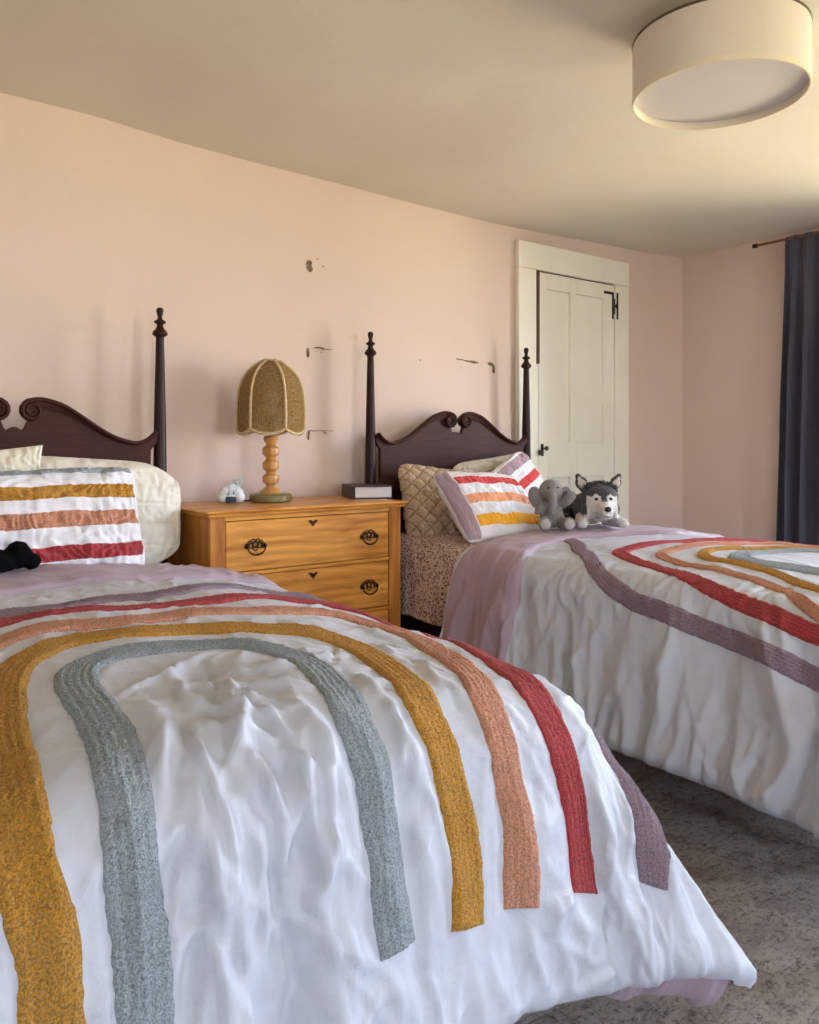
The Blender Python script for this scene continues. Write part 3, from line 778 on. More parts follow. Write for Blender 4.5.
# ------------------------------------------------------------------ pillows
def pillow_shape(w, h, th, seed, pinch=.05, wr=.004, quilt=0, n=96, pw=2.6, dia=0, rnd=1.0):
    def f(u, v, side, off=0.0):
        cr = .16*rnd
        x = u*w/2*(1-pinch*(1-v**2)*np.abs(u)**3)*(1-cr*v**6*np.abs(u)**2*(h/w)**.5); z = v*h/2*(1-pinch*(1-u**2)*np.abs(v)**3)*(1-cr*u**6*v**2)
        k = np.clip((1-np.abs(u)**pw)*(1-np.abs(v)**pw), 0, 1)**.5
        ed = ss(0, .35, k)
        wv = wr*(1-2*np.abs(pn(u*w*14+side*3+2*pn(u*3, v*3, seed+3), v*h*6, seed)))*ed+wr*1.6*pn(u*4, v*4+side*9, seed+1)*ed
        wv = wv+wr*.8*pn(u*w*30, v*h*9, seed+2)*ss(0, .2, k)
        d = th/2*k+wv
        if quilt:
            gx = np.abs(((x/quilt) % 1)-.5); gz = np.abs(((z/quilt) % 1)-.5)
            d = d-.005*np.exp(-(gx/.05)**2)*ed-.005*np.exp(-(gz/.05)**2)*ed
        if dia:
            g1 = np.abs((((x+z)/dia) % 1)-.5); g2 = np.abs((((x-z)/dia) % 1)-.5); gg = np.minimum(g1, g2)
            d = d+(-.006*np.exp(-(gg/.10)**2)+.004*np.exp(-((g1+g2-1)/.3)**2))*ed
        d = np.where(k <= 1e-6, 0, d)
        return x, side*(d+off*ed), z
    return f
def build_pillow(name, label, w, h, th, seed, mat, M, parts=(), n=110, cat='pillow', group=None, matfn=None, **kw):
    f = pillow_shape(w, h, th, seed, n=n, **kw)
    u, v = np.meshgrid(np.sin(np.linspace(-1, 1, n)*math.pi/2), np.sin(np.linspace(-1, 1, n)*math.pi/2), indexing='ij')
    sag = lambda x, y, z: (x, y+.0*x, z)
    V = []; Fc = []
    root = thing(name, label, cat, (0, 0, 0), 0, group)
    root.matrix_world = M
    a = np.stack(f(u, v, -1.0), -1).reshape(-1, 3); b = np.stack(f(u, v, 1.0), -1).reshape(-1, 3)
    Fc = np.concatenate([grid_faces(n, n), grid_faces(n, n, True)+n*n])
    import bmesh
    o = mesh_obj('pillow_cover', np.concatenate([a, b]), Fc, mat, root)
    bm = bmesh.new(); bm.from_mesh(o.data); bmesh.ops.remove_doubles(bm, verts=bm.verts, dist=1e-5); bm.to_mesh(o.data); bm.free()
    for (u0, u1, v0, v1, pm, hh, pl, pname) in parts:
        nu, nv = 220, 26
        uu, vv = np.meshgrid(np.linspace(u0, u1, nu), np.linspace(v0, v1, nv), indexing='ij')
        ed = np.minimum(np.minimum(uu-u0, u1-uu)*w/2, np.minimum(vv-v0, v1-vv)*h/2)
        k = np.clip(ed/.004, 0, 1); pr = np.sqrt(1-(1-k)**2)
        vv2 = vv+.02*pn(uu*3, uu*0, seed+7)+.006*pn(uu*30, uu*0+5, seed+8)
        off = pr*(hh+(.0016*pn(uu*w*70, vv*h*70, seed+5) if hh > .002 else 0))-.002*(1-pr)
        x, y, z = f(uu, vv2, -1.0, 0); y = y-off
        q = mesh_obj(pname, np.stack([x, y, z], -1).reshape(-1, 3), grid_faces(nu, nv), pm, root)
        if pl: q['label'] = pl
    return root
def MM(loc, lean=0, yaw=0, roll=0):
    return Matrix.Translation(loc) @ Matrix.Rotation(R(yaw), 4, 'Z') @ Matrix.Rotation(R(-lean), 4, 'X') @ Matrix.Rotation(R(roll), 4, 'Y')
build_pillow('pillow', 'cream quilted pillow leaning on the near headboard, its right end beside the pine chest', .73, .40, .17, 101, M_cream, MM((.800, 2.94, .880), 10, 0, 4), quilt=.075, rnd=1.6, pinch=.0, pw=3.2, wr=.006)
build_pillow('pillow', 'cream pillow at the left edge of the photo, pointed corner showing above the striped pillow', .66, .40, .12, 105, M_cream, MM((.345, 2.795, .915), 12, 0, -3), wr=.009, rnd=.1, pinch=.10)
S_ = .006
def vr(a, b): return (1-2*b, 1-2*a)
st = []
for a, b, mt, l in ((.015, .085, T_silver, 'silver'), (.21, .345, T_yellow, 'mustard'), (.455, .595, T_peach, 'peach'), (.755, .885, T_red, 'red')):
    v0, v1 = vr(a, b); st.append((-.93, .965, v0, v1, mt, S_, l+' tufted stripe', 'tufted_stripe'))
build_pillow('pillow', 'white pillow with mustard, peach and red tufted stripes on the near bed', .68, .36, .13, 111, M_pillow, MM((.590, 2.665, .882), 20, 0, -1), st, wr=.008, rnd=.45)

build_pillow('cushion', 'tan cushion with raised diamond crochet pattern at the chest side of the far bed', .44, .40, .13, 121, M_crochet, MM((2.425, 2.91, .842), 26, -4, 8), pinch=.07, dia=.07, rnd=.7)
build_pillow('pillow', 'plain greige pillow lying behind the striped pillows of the far bed', .56, .26, .11, 125, M_greige, MM((2.84, 2.97, .935), 14, 0, -6), wr=.006)
def rb_st(rows, hh=.0018):
    out = []
    for u0, u1, a, b, mt, l in rows:
        v0, v1 = vr(a, b); out.append((u0, u1, v0, v1, mt, hh, l+' stripe', 'stripe'))
    return out
F_red = cloth('red_stripe_cotton', (.62, .05, .05)); F_peach = cloth('peach_stripe_cotton', (.88, .38, .19)); F_yel = cloth('mustard_stripe_cotton', (.90, .42, .02)); F_mau = cloth('mauve_stripe_cotton', (.42, .30, .35))
build_pillow('pillow', 'rear striped pillow on the far bed, its mauve-striped corner pointing at the door', .54, .34, .10, 131, M_pillow, MM((2.775, 2.785, .872), 22, 4, -24),
             rb_st([(-.93, .93, .05, .22, F_mau, 'mauve'), (-.95, .95, .36, .50, F_red, 'red'), (-.95, .95, .62, .74, F_peach, 'peach')]), wr=.005)
fp = build_pillow('pillow', 'front striped pillow on the far bed, with a mauve left end', .50, .40, .14, 135, M_pillow, MM((2.430, 2.565, .848), 44, 2, 4),
             rb_st([(-.74, .985, .16, .29, F_red, 'red'), (-.74, .985, .43, .56, F_peach, 'peach'), (-.74, .985, .71, .85, F_yel, 'mustard')])+[(-.998, -.76, -.985, .985, M_mauve, .004, 'mauve end panel', 'end_panel')], wr=.004, rnd=.5)

# ------------------------------------------------------------------ pine chest of drawers
ch = thing('chest_of_drawers', 'honey pine chest of drawers with bronze pulls standing between the two beds', 'chest of drawers', (0, 0, 0))
cxl, cxr, cy0, cy1 = 1.200, 2.062, 2.742, 3.195
m = MB()
m.box(((cxl+cxr)/2, (cy0+cy1)/2+.0-.012, .8795), (cxr-cxl+.045, cy1-cy0+.03, .011), .004)
m.box(((cxl+cxr)/2, (cy0+cy1)/2-.008, .8665), (cxr-cxl+.028, cy1-cy0+.02, .015), .006)
m.build('top', M_pine, ch)
m = MB()
m.box((cxl+.010, (cy0+cy1)/2+.01, .44), (.02, cy1-cy0-.02, .84), .002); m.box((cxr-.010, (cy0+cy1)/2+.01, .44), (.02, cy1-cy0-.02, .84), .002)
m.box(((cxl+cxr)/2, cy1-.006, .44), (cxr-cxl-.04, .01, .84))
for s, x in ((1, cxl), (-1, cxr)): m.box((x+s*.030, cy0+.010, .445), (.060, .022, .828), .003)
m.build('carcass', M_pinev, ch)
m = MB()
for z, hh in ((.851, .015), (.6440, .0135), (.4385, .0135), (.19, .10)): m.box(((cxl+cxr)/2, cy0+.012, z), (cxr-cxl-.12, .018, hh), .001)
m.build('front_rail', M_pine, ch)
m = MB(); m.box(((cxl+cxr)/2, cy0+.04, .52), (cxr-cxl-.1, .004, .66)); m.build('drawer_gap_shade', M_black, ch)  # added black sheet standing in for the shade behind the drawer gaps
for s, x in ((1, cxl), (-1, cxr)):
    for y in (cy0+.035, cy1-.035):
        m = MB(); m.lathe([(.018, .0), (.024, .01), (.028, .03), (.024, .05)], (x+s*.035, y, 0), 16); m.build('foot', M_pinev, ch, smooth=True)
for i, (z0, z1) in enumerate(((.6535, .8405), (.448, .6345), (.245, .4295))):
    m = MB(); m.box(((cxl+cxr)/2, cy0+.012, (z0+z1)/2), (cxr-cxl-.126, .020, z1-z0), .003)
    d = m.build('drawer', M_pine, ch)
    zc = z0+(z1-z0)*.47
    for x in (1.381, 1.897):
        m = MB(); y = cy0-.002
        # pierced scrolled back plate
        for dx, dz, r in ((0, .010, .013), (-.018, .006, .011), (.018, .006, .011), (-.034, .004, .009), (.034, .004, .009), (-.009, .022, .008), (.009, .022, .008), (-.024, .018, .006), (.024, .018, .006), (0, -.006, .008)):
            m.tube([(x+dx+r*math.cos(a), y, zc+dz+r*math.sin(a)) for a in [k*math.pi/6 for k in range(12)]], .0021, 6, closed=True)
        for s in (-1, 1): m.lathe([(.006, 0), (.006, .012), (.003, .014)], (x+s*.036, y, zc+.004), 12, Matrix.Rotation(R(90), 3, 'X'))
        pl = m.build('pull', M_brass, d, smooth=True)
        m = MB(); m.tube([(x+.036*math.cos(a)*1.02, y-.010-.004*math.sin(-a), zc+.002+.030*math.sin(a)) for a in [math.pi+k*math.pi/14 for k in range(15)]], [.0022+.0013*math.sin(k*math.pi/14) for k in range(15)], 8)
        m.build('bail', M_brass, pl, smooth=True)
    m = MB(); x = (cxl+cxr)/2; zk = z1-.022; y = cy0-.001
    for dx, dz, r in ((0, 0, .006), (-.011, .004, .006), (.011, .004, .006), (0, -.010, .0045), (-.006, -.004, .004), (.006, -.004, .004), (-.018, .006, .003), (.018, .006, .003)):
        m.lathe([(r, -.0005), (r, .002), (r*.6, .003)], (x+dx, y+.001, zk+dz), 12, Matrix.Rotation(R(90), 3, 'X'))
    m.build('escutcheon', M_brass, d)
TOPZ = .885

# ------------------------------------------------------------------ table lamp
lp = thing('table_lamp', 'wooden bobbin table lamp with a scalloped wicker shade on the pine chest', 'lamp', (1.600, 3.035, TOPZ))
m = MB(); m.lathe([(.080, 0), (.088, .004), (.088, .026), (.082, .033), (.060, .036), (.04, .037)], n=12); m.build('base', M_olive, lp, angle=30)
prof = [(.050, .036), (.046, .044), (.032, .054), (.021, .062), (.0185, .068), (.021, .073), (.0335, .080), (.0355, .095), (.0335, .108), (.021, .117), (.0185, .122), (.021, .127), (.0335, .138), (.0355, .153), (.0335, .166), (.021, .176), (.0185, .181), (.021, .186), (.0335, .197), (.0355, .212), (.0335, .226), (.021, .236), (.0185, .242), (.026, .252), (.031, .262), (.028, .272), (.012, .276)]
m = MB(); m.lathe(prof, n=28); m.build('turned_column', M_beech, lp, angle=35)
m = MB(); m.lathe([(.012, .272), (.012, .30), (.019, .302), (.019, .36), (.015, .365)], n=18); m.build('bulb_socket', M_olive, lp, angle=40)
m = MB(); m.lathe([(.013, .366), (.015, .38), (.03, .41), (.033, .43), (.026, .455), (.008, .468), (.001, .469)], n=20); m.build('bulb', plain('frosted_bulb', (.75, .74, .7), .4, .02), lp, smooth=True)
def wicker():
    m, nt, b = newmat('woven_wicker')
    tc = N(nt, 'ShaderNodeUVMap'); 
    mp = N(nt, 'ShaderNodeMapping'); nt.links.new(tc.outputs[0], mp.inputs['Vector'])
    sp = N(nt, 'ShaderNodeSeparateXYZ'); nt.links.new(mp.outputs[0], sp.inputs[0])
    def sn(o, f):
        a = N(nt, 'ShaderNodeMath', operation='MULTIPLY'); a.inputs[1].default_value = f; nt.links.new(o, a.inputs[0])
        c = N(nt, 'ShaderNodeMath', operation='SINE'); nt.links.new(a.outputs[0], c.inputs[0])
        d = N(nt, 'ShaderNodeMath', operation='ABSOLUTE'); nt.links.new(c.outputs[0], d.inputs[0]); return d.outputs[0]
    a = sn(sp.outputs['X'], math.pi*150); c = sn(sp.outputs['Y'], math.pi*190)
    mx = N(nt, 'ShaderNodeMath', operation='MULTIPLY'); nt.links.new(a, mx.inputs[0]); nt.links.new(c, mx.inputs[1])
    nz = noise(nt, mp.outputs[0], 90, 3)
    col = ramp(nt, mx.outputs[0], [(.0, (.20, .10, .028)), (.5, (.48, .27, .085)), (1, (.62, .38, .14))])
    c2 = ramp(nt, nz, [(.35, (.45, .45, .4)), (.6, (1, 1, 1))])
    mm = N(nt, 'ShaderNodeMix', data_type='RGBA', blend_type='MULTIPLY'); mm.inputs[0].default_value = .8
    nt.links.new(col, mm.inputs[6]); nt.links.new(c2, mm.inputs[7]); nt.links.new(mm.outputs[2], b.inputs['Base Color'])
    al = N(nt, 'ShaderNodeMath', operation='GREATER_THAN'); al.inputs[1].default_value = .14; nt.links.new(mx.outputs[0], al.inputs[0])
    nt.links.new(al.outputs[0], b.inputs['Alpha'])
    b.inputs['Roughness'].default_value = .85; bump(nt, b, mx.outputs[0], .8, .003); return m
M_wick = wicker()
# hexagonal dome: radius & height profile
SR = [(.000, .318), (.03, .322), (.20, .322)]
def shade_r(z):  # z relative to the lamp base
    pts = [(.28, .139), (.36, .140), (.42, .137), (.47, .130), (.51, .117), (.54, .098), (.562, .074), (.578, .052), (.590, .034)]
    return np.interp(z, [p[0] for p in pts], [p[1] for p in pts])
ph0 = R(-93)
ribs = []
Vs = []; Fs = []; UV = []
nu, nv = 24, 40
for k in range(6):
    a0 = ph0+k*math.pi/3; a1 = a0+math.pi/3
    n0 = len(Vs)
    for i in range(nu+1):
        f = i/nu; sc = .022*math.sin(f*math.pi)**.8
        for j in range(nv+1):
            g = j/nv; zb = .305-sc; z = zb+(.590-zb)*g; r = float(shade_r(z))
            p0 = (r*math.cos(a0), r*math.sin(a0)); p1 = (r*math.cos(a1), r*math.sin(a1))
            bow = 1+.09*math.sin(f*math.pi)
            x = (p0[0]*(1-f)+p1[0]*f)*bow; y = (p0[1]*(1-f)+p1[1]*f)*bow
            Vs.append((x, y, z)); UV.append((f*r+.2*k, z))
    for i in range(nu):
        for j in range(nv):
            a = n0+i*(nv+1)+j; Fs.append((a, a+nv+1, a+nv+2, a+1))
o = mesh_obj('lamp_shade', Vs, Fs, M_wick, lp)
uvl = o.data.uv_layers.new(name='UVMap')
for l in o.data.loops: uvl.data[l.index].uv = UV[l.vertex_index]
sol = o.modifiers.new('thickness', 'SOLIDIFY'); sol.thickness = .002
M_braid = plain('cream_braid', (.70, .52, .30), .9, .15, 200, .5, .002, 400)
for k in range(6):
    a0 = ph0+k*math.pi/3; a1 = a0+math.pi/3
    m = MB(); pts = []
    for j in range(30):
        z = .305+(.590-.305)*j/29; r = float(shade_r(z))+.002; pts.append((r*math.cos(a0), r*math.sin(a0), z))
    m.tube(pts, .006, 8); m.build('rib_braid', M_braid, o, smooth=True)
m = MB(); pts = []
for k in range(6):
    a0 = ph0+k*math.pi/3; a1 = a0+math.pi/3
    for i in range(14):
        f = i/14; sc = .022*math.sin(f*math.pi)**.8; z = .305-sc; r = float(shade_r(z)); bow = 1+.09*math.sin(f*math.pi)
        pts.append(((r*math.cos(a0)*(1-f)+r*math.cos(a1)*f)*bow, (r*math.sin(a0)*(1-f)+r*math.sin(a1)*f)*bow, z))
m.tube(pts, .0065, 8, closed=True); m.build('hem_braid', M_braid, o, smooth=True)
m = MB(); pts = [(.034*math.cos(k*math.pi/12), .034*math.sin(k*math.pi/12), .591) for k in range(24)]; m.tube(pts, .004, 8, closed=True)
for k in range(3): a = k*2*math.pi/3; m.tube([(0, 0, .585), (.034*math.cos(a), .034*math.sin(a), .591)], .0018, 6)
m.tube([(0, 0, .36), (0, 0, .586)], .0025, 6)
m.build('shade_ring', M_braid, lp, smooth=True)
m = MB(); m.tube([tuple(p) for p in catmull([(-.082, .02, .008), (-.105, .03, .006), (-.13, .06, .004), (-.15, .11, .004), (-.15, .148, .003)], 6)], .003, 8); m.build('cord', M_iron, lp, smooth=True)

# ------------------------------------------------------------------ small figures and book on the chest
def remesh_obj(mb, name, mat, parent=None, voxel=.004, smooth=2, colfn=None, disp=None, loc=None, rz=0):
    o = mb.build('tmp', None)
    r = o.modifiers.new('r', 'REMESH'); r.mode = 'VOXEL'; r.voxel_size = voxel; r.use_smooth_shade = True
    if smooth: sm = o.modifiers.new('s', 'SMOOTH'); sm.iterations = smooth; sm.factor = .6
    dg = bpy.context.evaluated_depsgraph_get(); dg.update()
    me = bpy.data.meshes.new_from_object(o.evaluated_get(dg)); me.name = name
    C.objects.unlink(o); bpy.data.objects.remove(o)
    n = len(me.vertices); co = np.empty(n*3); me.vertices.foreach_get('co', co); co = co.reshape(-1, 3)
    if colfn is not None:
        col = np.ones((n, 4)); col[:, :3] = colfn(co)
        at = me.color_attributes.new('Col', 'FLOAT_COLOR', 'POINT'); at.data.foreach_set('color', col.ravel())
    if disp is not None:
        no = np.empty(n*3); me.vertices.foreach_get('normal', no); co = co+no.reshape(-1, 3)*disp(co)[:, None]
        me.vertices.foreach_set('co', co.ravel())
    me.materials.clear(); me.materials.append(mat); me.polygons.foreach_set('use_smooth', [True]*len(me.polygons)); me.update()
    q = bpy.data.objects.new(name, me); C.objects.link(q)
    if parent: q.parent = parent
    if loc: q.location = loc; q.rotation_euler = (0, 0, rz)
    return q
M_plastic = plain('white_plastic', (.72, .78, .79), .35, .02, 30, 0)
M_blackp = plain('black_plastic', (.012, .012, .014), .3, .1, 30, 0)
cl = thing('cloud_figurine', 'small white cloud-shaped figurine with dot eyes and a black square mouth on the pine chest', 'figurine', (1.418, 3.03, TOPZ), R(-25))
m = MB()
for x, z, r in ((-.032, .026, .024), (.032, .026, .024), (-.020, .048, .024), (.020, .048, .024), (0, .058, .025), (0, .03, .034), (-.03, .04, .02), (.03, .04, .02)): m.ell((x, 0, z), (r, .024, r))
m.ell((0, 0, .02), (.045, .022, .02))
remesh_obj(m, 'body', M_plastic, cl, .003, 2)
m = MB(); m.box((0, -.024, .016), (.042, .006, .026), .003); m.build('mouth', M_blackp, cl)
for s in (-1, 1):
    m = MB(); m.ell((s*.010, -.0255, .042), (.0026, .002, .0045)); m.build('eye', M_blackp, cl, smooth=True)
    m = MB(); m.tube([(s*.010-.003, -.026, .050), (s*.010+.003, -.026, .0495)], .0008, 6); m.build('eyebrow', M_blackp, cl)
ct = thing('cat_figurine', 'tiny white cat figurine just behind the cloud-shaped figurine', 'figurine', (1.495, 3.13, TOPZ), R(-25))
m = MB(); m.ell((0, 0, .03), (.026, .022, .034)); m.ell((0, -.004, .073), (.023, .020, .020))
for s in (-1, 1):
    m.lathe([(.009, 0), (.005, .012), (.001, .020)], (s*.013, 0, .086), 10)
    m.ell((s*.012, -.02, .008), (.008, .01, .008))
m.tube([(.02, .01, .01), (.034, .012, .02), (.036, .01, .04)], .005)
remesh_obj(m, 'body', M_plastic, ct, .0025, 1)
for s in (-1, 1):
    m = MB(); m.ell((s*.008, -.0225, .076), (.002, .0015, .0025)); m.build('eye', M_blackp, ct, smooth=True)

bk = thing('book', 'thick book with dark patterned cover lying on the pine chest beside the far bed', 'book', (2.065, 3.00, TOPZ), R(26)); bk.scale = (1.1, 1.1, 1.12)
def bookcover():
    m, nt, b = newmat('dark_patterned_cover'); v = coords(nt)
    vo = N(nt, 'ShaderNodeTexVoronoi'); vo.inputs['Scale'].default_value = 110; nt.links.new(v, vo.inputs['Vector'])
    nt.links.new(ramp(nt, vo.outputs['Distance'], [(.2, (.16, .07, .065)), (.45, (.035, .014, .016))]), b.inputs['Base Color']); b.inputs['Roughness'].default_value = .5; return m
M_cov = bookcover()
def pages():
    m, nt, b = newmat('book_pages'); v = coords(nt, (1, 1, 1))
    w = N(nt, 'ShaderNodeTexWave'); w.bands_direction = 'Z'; w.inputs['Scale'].default_value = 160; w.inputs['Distortion'].default_value = 2; nt.links.new(v, w.inputs['Vector'])
    nt.links.new(ramp(nt, w.outputs['Fac'], [(.2, (.60, .59, .60)), (.7, (.92, .91, .90))]), b.inputs['Base Color']); b.inputs['Roughness'].default_value = .9; return m
M_page = pages()
# book local: spine faces -x, pages face -y and +x
m = MB(); m.box((.004, .004, .0255), (.150, .186, .041), .001); m.build('page_block', M_page, bk)
m = MB(); m.box((0, 0, .002), (.166, .20, .004), .001); m.build('back_cover', M_cov, bk)
m = MB(); m.box((0, 0, .049), (.166, .20, .004), .001); m.build('front_cover', M_cov, bk)
m = MB(); m.tube([(-.080, -.0995, .0255), (-.080, .0995, .0255)], .024, 16, flat=.22) if False else m.box((-.081, 0, .0255), (.005, .20, .051), .002); m.build('spine', M_cov, bk)
bk.rotation_euler = (0, 0, R(-20))

# ------------------------------------------------------------------ ceiling light
ZC = 2.42
cl_ = thing('ceiling_light', 'round cream fabric drum ceiling light', 'light', (2.262, 1.382, 2.190)); cl_.scale = (1, 1, .925)
def linen(name, col):
    m, nt, b = newmat(name); v = coords(nt, (1, 1, 1))
    nt.links.new(ramp(nt, noise(nt, v, 200, 3), [(.3, tuple(c*.95 for c in col)), (.7, col)]), b.inputs['Base Color'])
    b.inputs['Roughness'].default_value = .85; b.inputs['Subsurface Weight'].default_value = 0; bump(nt, b, noise(nt, v, 500, 2), .2, .001); return m
M_linen = linen('cream_linen', (.80, .72, .60))
M_diff = plain('acrylic_diffuser', (.74, .70, .66), .35, .01, 5, 0)
Rr = .256
m = MB(); n = 96
def ring(prof, name, mat, par):
    V = []; Fc = []; mm_ = len(prof)
    for r, z in prof:
        for k in range(n): a = 2*math.pi*k/n; V.append((r*math.cos(a), r*math.sin(a), z))
    for i in range(mm_):
        j = (i+1) % mm_
        for k in range(n): k2 = (k+1) % n; Fc.append((i*n+k, i*n+k2, j*n+k2, j*n+k))
    o = mesh_obj(name, V, Fc, mat, par, True)
    try: o.data.set_sharp_from_angle(angle=R(40))
    except Exception: pass
    return o
ring([(Rr, .004), (Rr, .196), (Rr-.003, .198), (Rr-.004, .196), (Rr-.004, .004)], 'drum_shade', M_linen, cl_)
ring([(Rr+.001, .0), (Rr+.0015, .016), (Rr-.001, .0165), (Rr-.005, .016), (Rr-.0055, 0), (Rr-.002, -.001)], 'bottom_rim', linen('cream_trim', (.84, .74, .56)), cl_)
ring([(Rr+.001, .190), (Rr+.0015, .199), (Rr-.003, .200), (Rr-.004, .19)], 'top_rim', plain('brown_rim', (.12, .08, .04), .6), cl_)
m = MB(); m.lathe([(.001, .026), (Rr-.012, .026), (Rr-.0052, .027), (Rr-.0052, .030), (.001, .030)], n=96); m.build('diffuser', M_diff, cl_, angle=30)
m = MB(); m.lathe([(.13, .195), (.135, .200), (.135, .249), (.12, .2505)], n=48); m.build('ceiling_pan', M_white, cl_, angle=30)

# ------------------------------------------------------------------ curtain and rod
rd = thing('curtain_rod', 'thin bronze curtain rod high on the right wall', 'curtain rod', (0, 0, 0))
m = MB(); m.tube([(4.765, 2.655, 2.358), (4.765, .45, 2.378)], .0085, 12); m.build('rod', plain('bronze_rod', (.30, .13, .06), .35, .1, 60, 0, .6), rd, smooth=True)
m = MB(); m.lathe([(.010, 0), (.014, .003), (.014, .010), (.010, .013), (.013, .018), (.013, .026), (.006, .03)], (4.765, 2.65, 2.358), 14, Matrix.Rotation(R(-90), 3, 'X')); m.build('finial', M_brass, rd, smooth=True)
m = MB(); m.box((WR-.004, 2.40, 2.355), (.008, .03, .05), .002); m.tube([(WR-.004, 2.40, 2.355), (4.765, 2.40, 2.348), (4.765, 2.40, 2.352)], .005); m.build('bracket', M_brass, rd)
nx, nz = 360, 120
y0, y1 = 2.50, 1.86
u, v = np.meshgrid(np.linspace(0, 1, nx), np.linspace(0, 1, nz), indexing='ij')
zz = 2.372-v*2.31
sp = 1+.10*ss(0, .9, v)                                     # spreads a little towards the hem
yy = (y0-(y0-y1)*u-2.18)*sp+2.18+.02*v-.035
wv = u*7.5*2*math.pi+.9*np.sin(u*9)+.25*np.sin(v*3+u*5)
amp = .016+.026*ss(0, .4, v)
xx = 4.765-.012+amp*np.sin(wv)+.010*pn(u*14, v*2, 91)*ss(0, .3, v)+.004*pn(u*50, v*6, 92)
yy = yy+.012*np.cos(wv)*ss(0, .4, v)
xx = np.where(v < .012, 4.765+amp*.6*np.sin(wv)-.006, xx)
o = mesh_obj('curtain', np.stack([xx, yy, zz], -1).reshape(-1, 3), grid_faces(nx, nz, True), M_curtain)
sol = o.modifiers.new('thickness', 'SOLIDIFY'); sol.thickness = .003
tag(o, 'dark slate-blue pleated curtain hanging at the right edge of the photo', 'curtain')

# ------------------------------------------------------------------ plush toys
def fur_mat(name, rough=1.0, bs=.8, sc=350):
    m, nt, b = newmat(name); a = N(nt, 'ShaderNodeVertexColor'); a.layer_name = 'Col'
    v = coords(nt, (1, 1, 1)); f = noise(nt, v, sc, 4, .7)
    mx = N(nt, 'ShaderNodeMix', data_type='RGBA', blend_type='MULTIPLY'); mx.inputs[0].default_value = .7
    nt.links.new(a.outputs['Color'], mx.inputs[6]); nt.links.new(ramp(nt, f, [(.3, (.55, .55, .55)), (.65, (1.15, 1.15, 1.15))]), mx.inputs[7])
    nt.links.new(mx.outputs[2], b.inputs['Base Color']); b.inputs['Roughness'].default_value = rough; b.inputs['Sheen Weight'].default_value = .3; b.inputs['Specular IOR Level'].default_value = .1
    bump(nt, b, f, bs, .006); return m
M_fur = fur_mat('plush_fur'); M_eye = plain('glass_eye', (.01, .008, .007), .12, 0, 10, 0)
def rot(ax, a): return Matrix.Rotation(R(a), 3, ax)
def fd(co, a, f=140): return a*(pn(co[:, 0]*f+co[:, 2]*f*.6, co[:, 1]*f+co[:, 2]*f*.8, 95))
# elephant (local: faces -y)
el = thing('plush_elephant', 'grey plush elephant sitting between the striped pillow and the plush husky', 'plush toy', (2.545, 2.325, .772), R(-34)); el.scale = (.95, .95, 1.0)
m = MB()
m.ell((0, .01, .070), (.050, .045, .070)); m.ell((0, 0, .045), (.056, .05, .045))
m.ell((-.006, -.004, .160), (.052, .048, .046)); m.ell((-.006, -.03, .150), (.034, .03, .032))
m.tube([(-.01, -.05, .145), (-.012, -.072, .128), (-.014, -.080, .100), (-.016, -.074, .075), (-.02, -.082, .060)], [.019, .017, .014, .012, .011], 12)
m.tube([(.035, -.01, .105), (.062, -.03, .118), (.075, -.035, .135)], [.020, .022, .022], 12); m.ell((.076, -.036, .138), (.024, .022, .022))
m.tube([(-.038, -.01, .105), (-.062, -.03, .080), (-.066, -.035, .062)], [.020, .021, .021], 12)
for s in (-1, 1):
    m.tube([(s*.030, -.01, .03), (s*.046, -.05, .022), (s*.052, -.085, .024)], [.028, .026, .026], 12); m.ell((s*.053, -.092, .026), (.028, .020, .028))
m.tube([(0, .05, .03), (.01, .065, .02), (.02, .07, .008)], [.006, .005, .006], 8)
def elcol(co):
    c = np.tile(np.array([.31, .28, .27]), (len(co), 1)); pad = (co[:, 1] < -.104) & (co[:, 2] < .05)
    c[pad] = (.58, .52, .50); return c
remesh_obj(m, 'body', M_fur, el, .004, 2, elcol, lambda co: fd(co, .0012))
for s in (-1, 1):
    m = MB(); m.ell((0, 0, 0), (.034, .010, .050)); 
    Q = Matrix.Translation((s*.064-.006, .008, .128)) @ (rot('Z', s*22) @ rot('Y', s*18)).to_4x4()
    m.V = [tuple(Q @ Vector(v)) for v in m.V]
    e_ = remesh_obj(m, 'ear', M_fur, el, .004, 2, lambda co: np.tile(np.array([.33, .30, .30]), (len(co), 1)), lambda co: fd(co, .0010))
    m = MB(); m.ell((-.006+s*.020, -.046, .172), (.0045, .0035, .0045)); m.build('eye', M_eye, el, smooth=True)
# husky lying, facing the camera
hk = thing('plush_husky', 'black, grey and white plush husky lying beside the plush elephant, in front of the door', 'plush toy', (2.735, 2.235, .772), R(-34)); hk.scale = (1.18, 1.18, 1.15)
m = MB()
m.ell((0, .10, .060), (.060, .12, .058)); m.ell((0, .02, .070), (.052, .05, .055)); m.ell((0, .20, .055), (.065, .06, .055))
m.ell((0, -.015, .108), (.068, .055, .060)); m.ell((0, -.03, .080), (.058, .05, .045)); m.ell((0, .0, .135), (.050, .04, .034))
m.tube([(0, -.05, .082), (0, -.095, .070)], [.036, .024], 14); m.ell((0, -.100, .066), (.023, .018, .020)); m.ell((0, -.085, .050), (.022, .03, .014))
for s in (-1, 1):
    m.ell((s*.040, -.025, .065), (.030, .035, .035))
    m.tube([(s*.045, .04, .028), (s*.062, .0, .022), (s*.072, -.045, .020)], [.028, .022, .019], 12); m.ell((s*.074, -.055, .019), (.021, .022, .018))
    m.ell((s*.062, .20, .035), (.030, .05, .034)); m.tube([(s*.07, .19, .02), (s*.085, .12, .016)], [.022, .018], 10)
m.tube([(0, .25, .07), (.04, .30, .08), (.09, .30, .07)], [.020, .028, .018], 12)
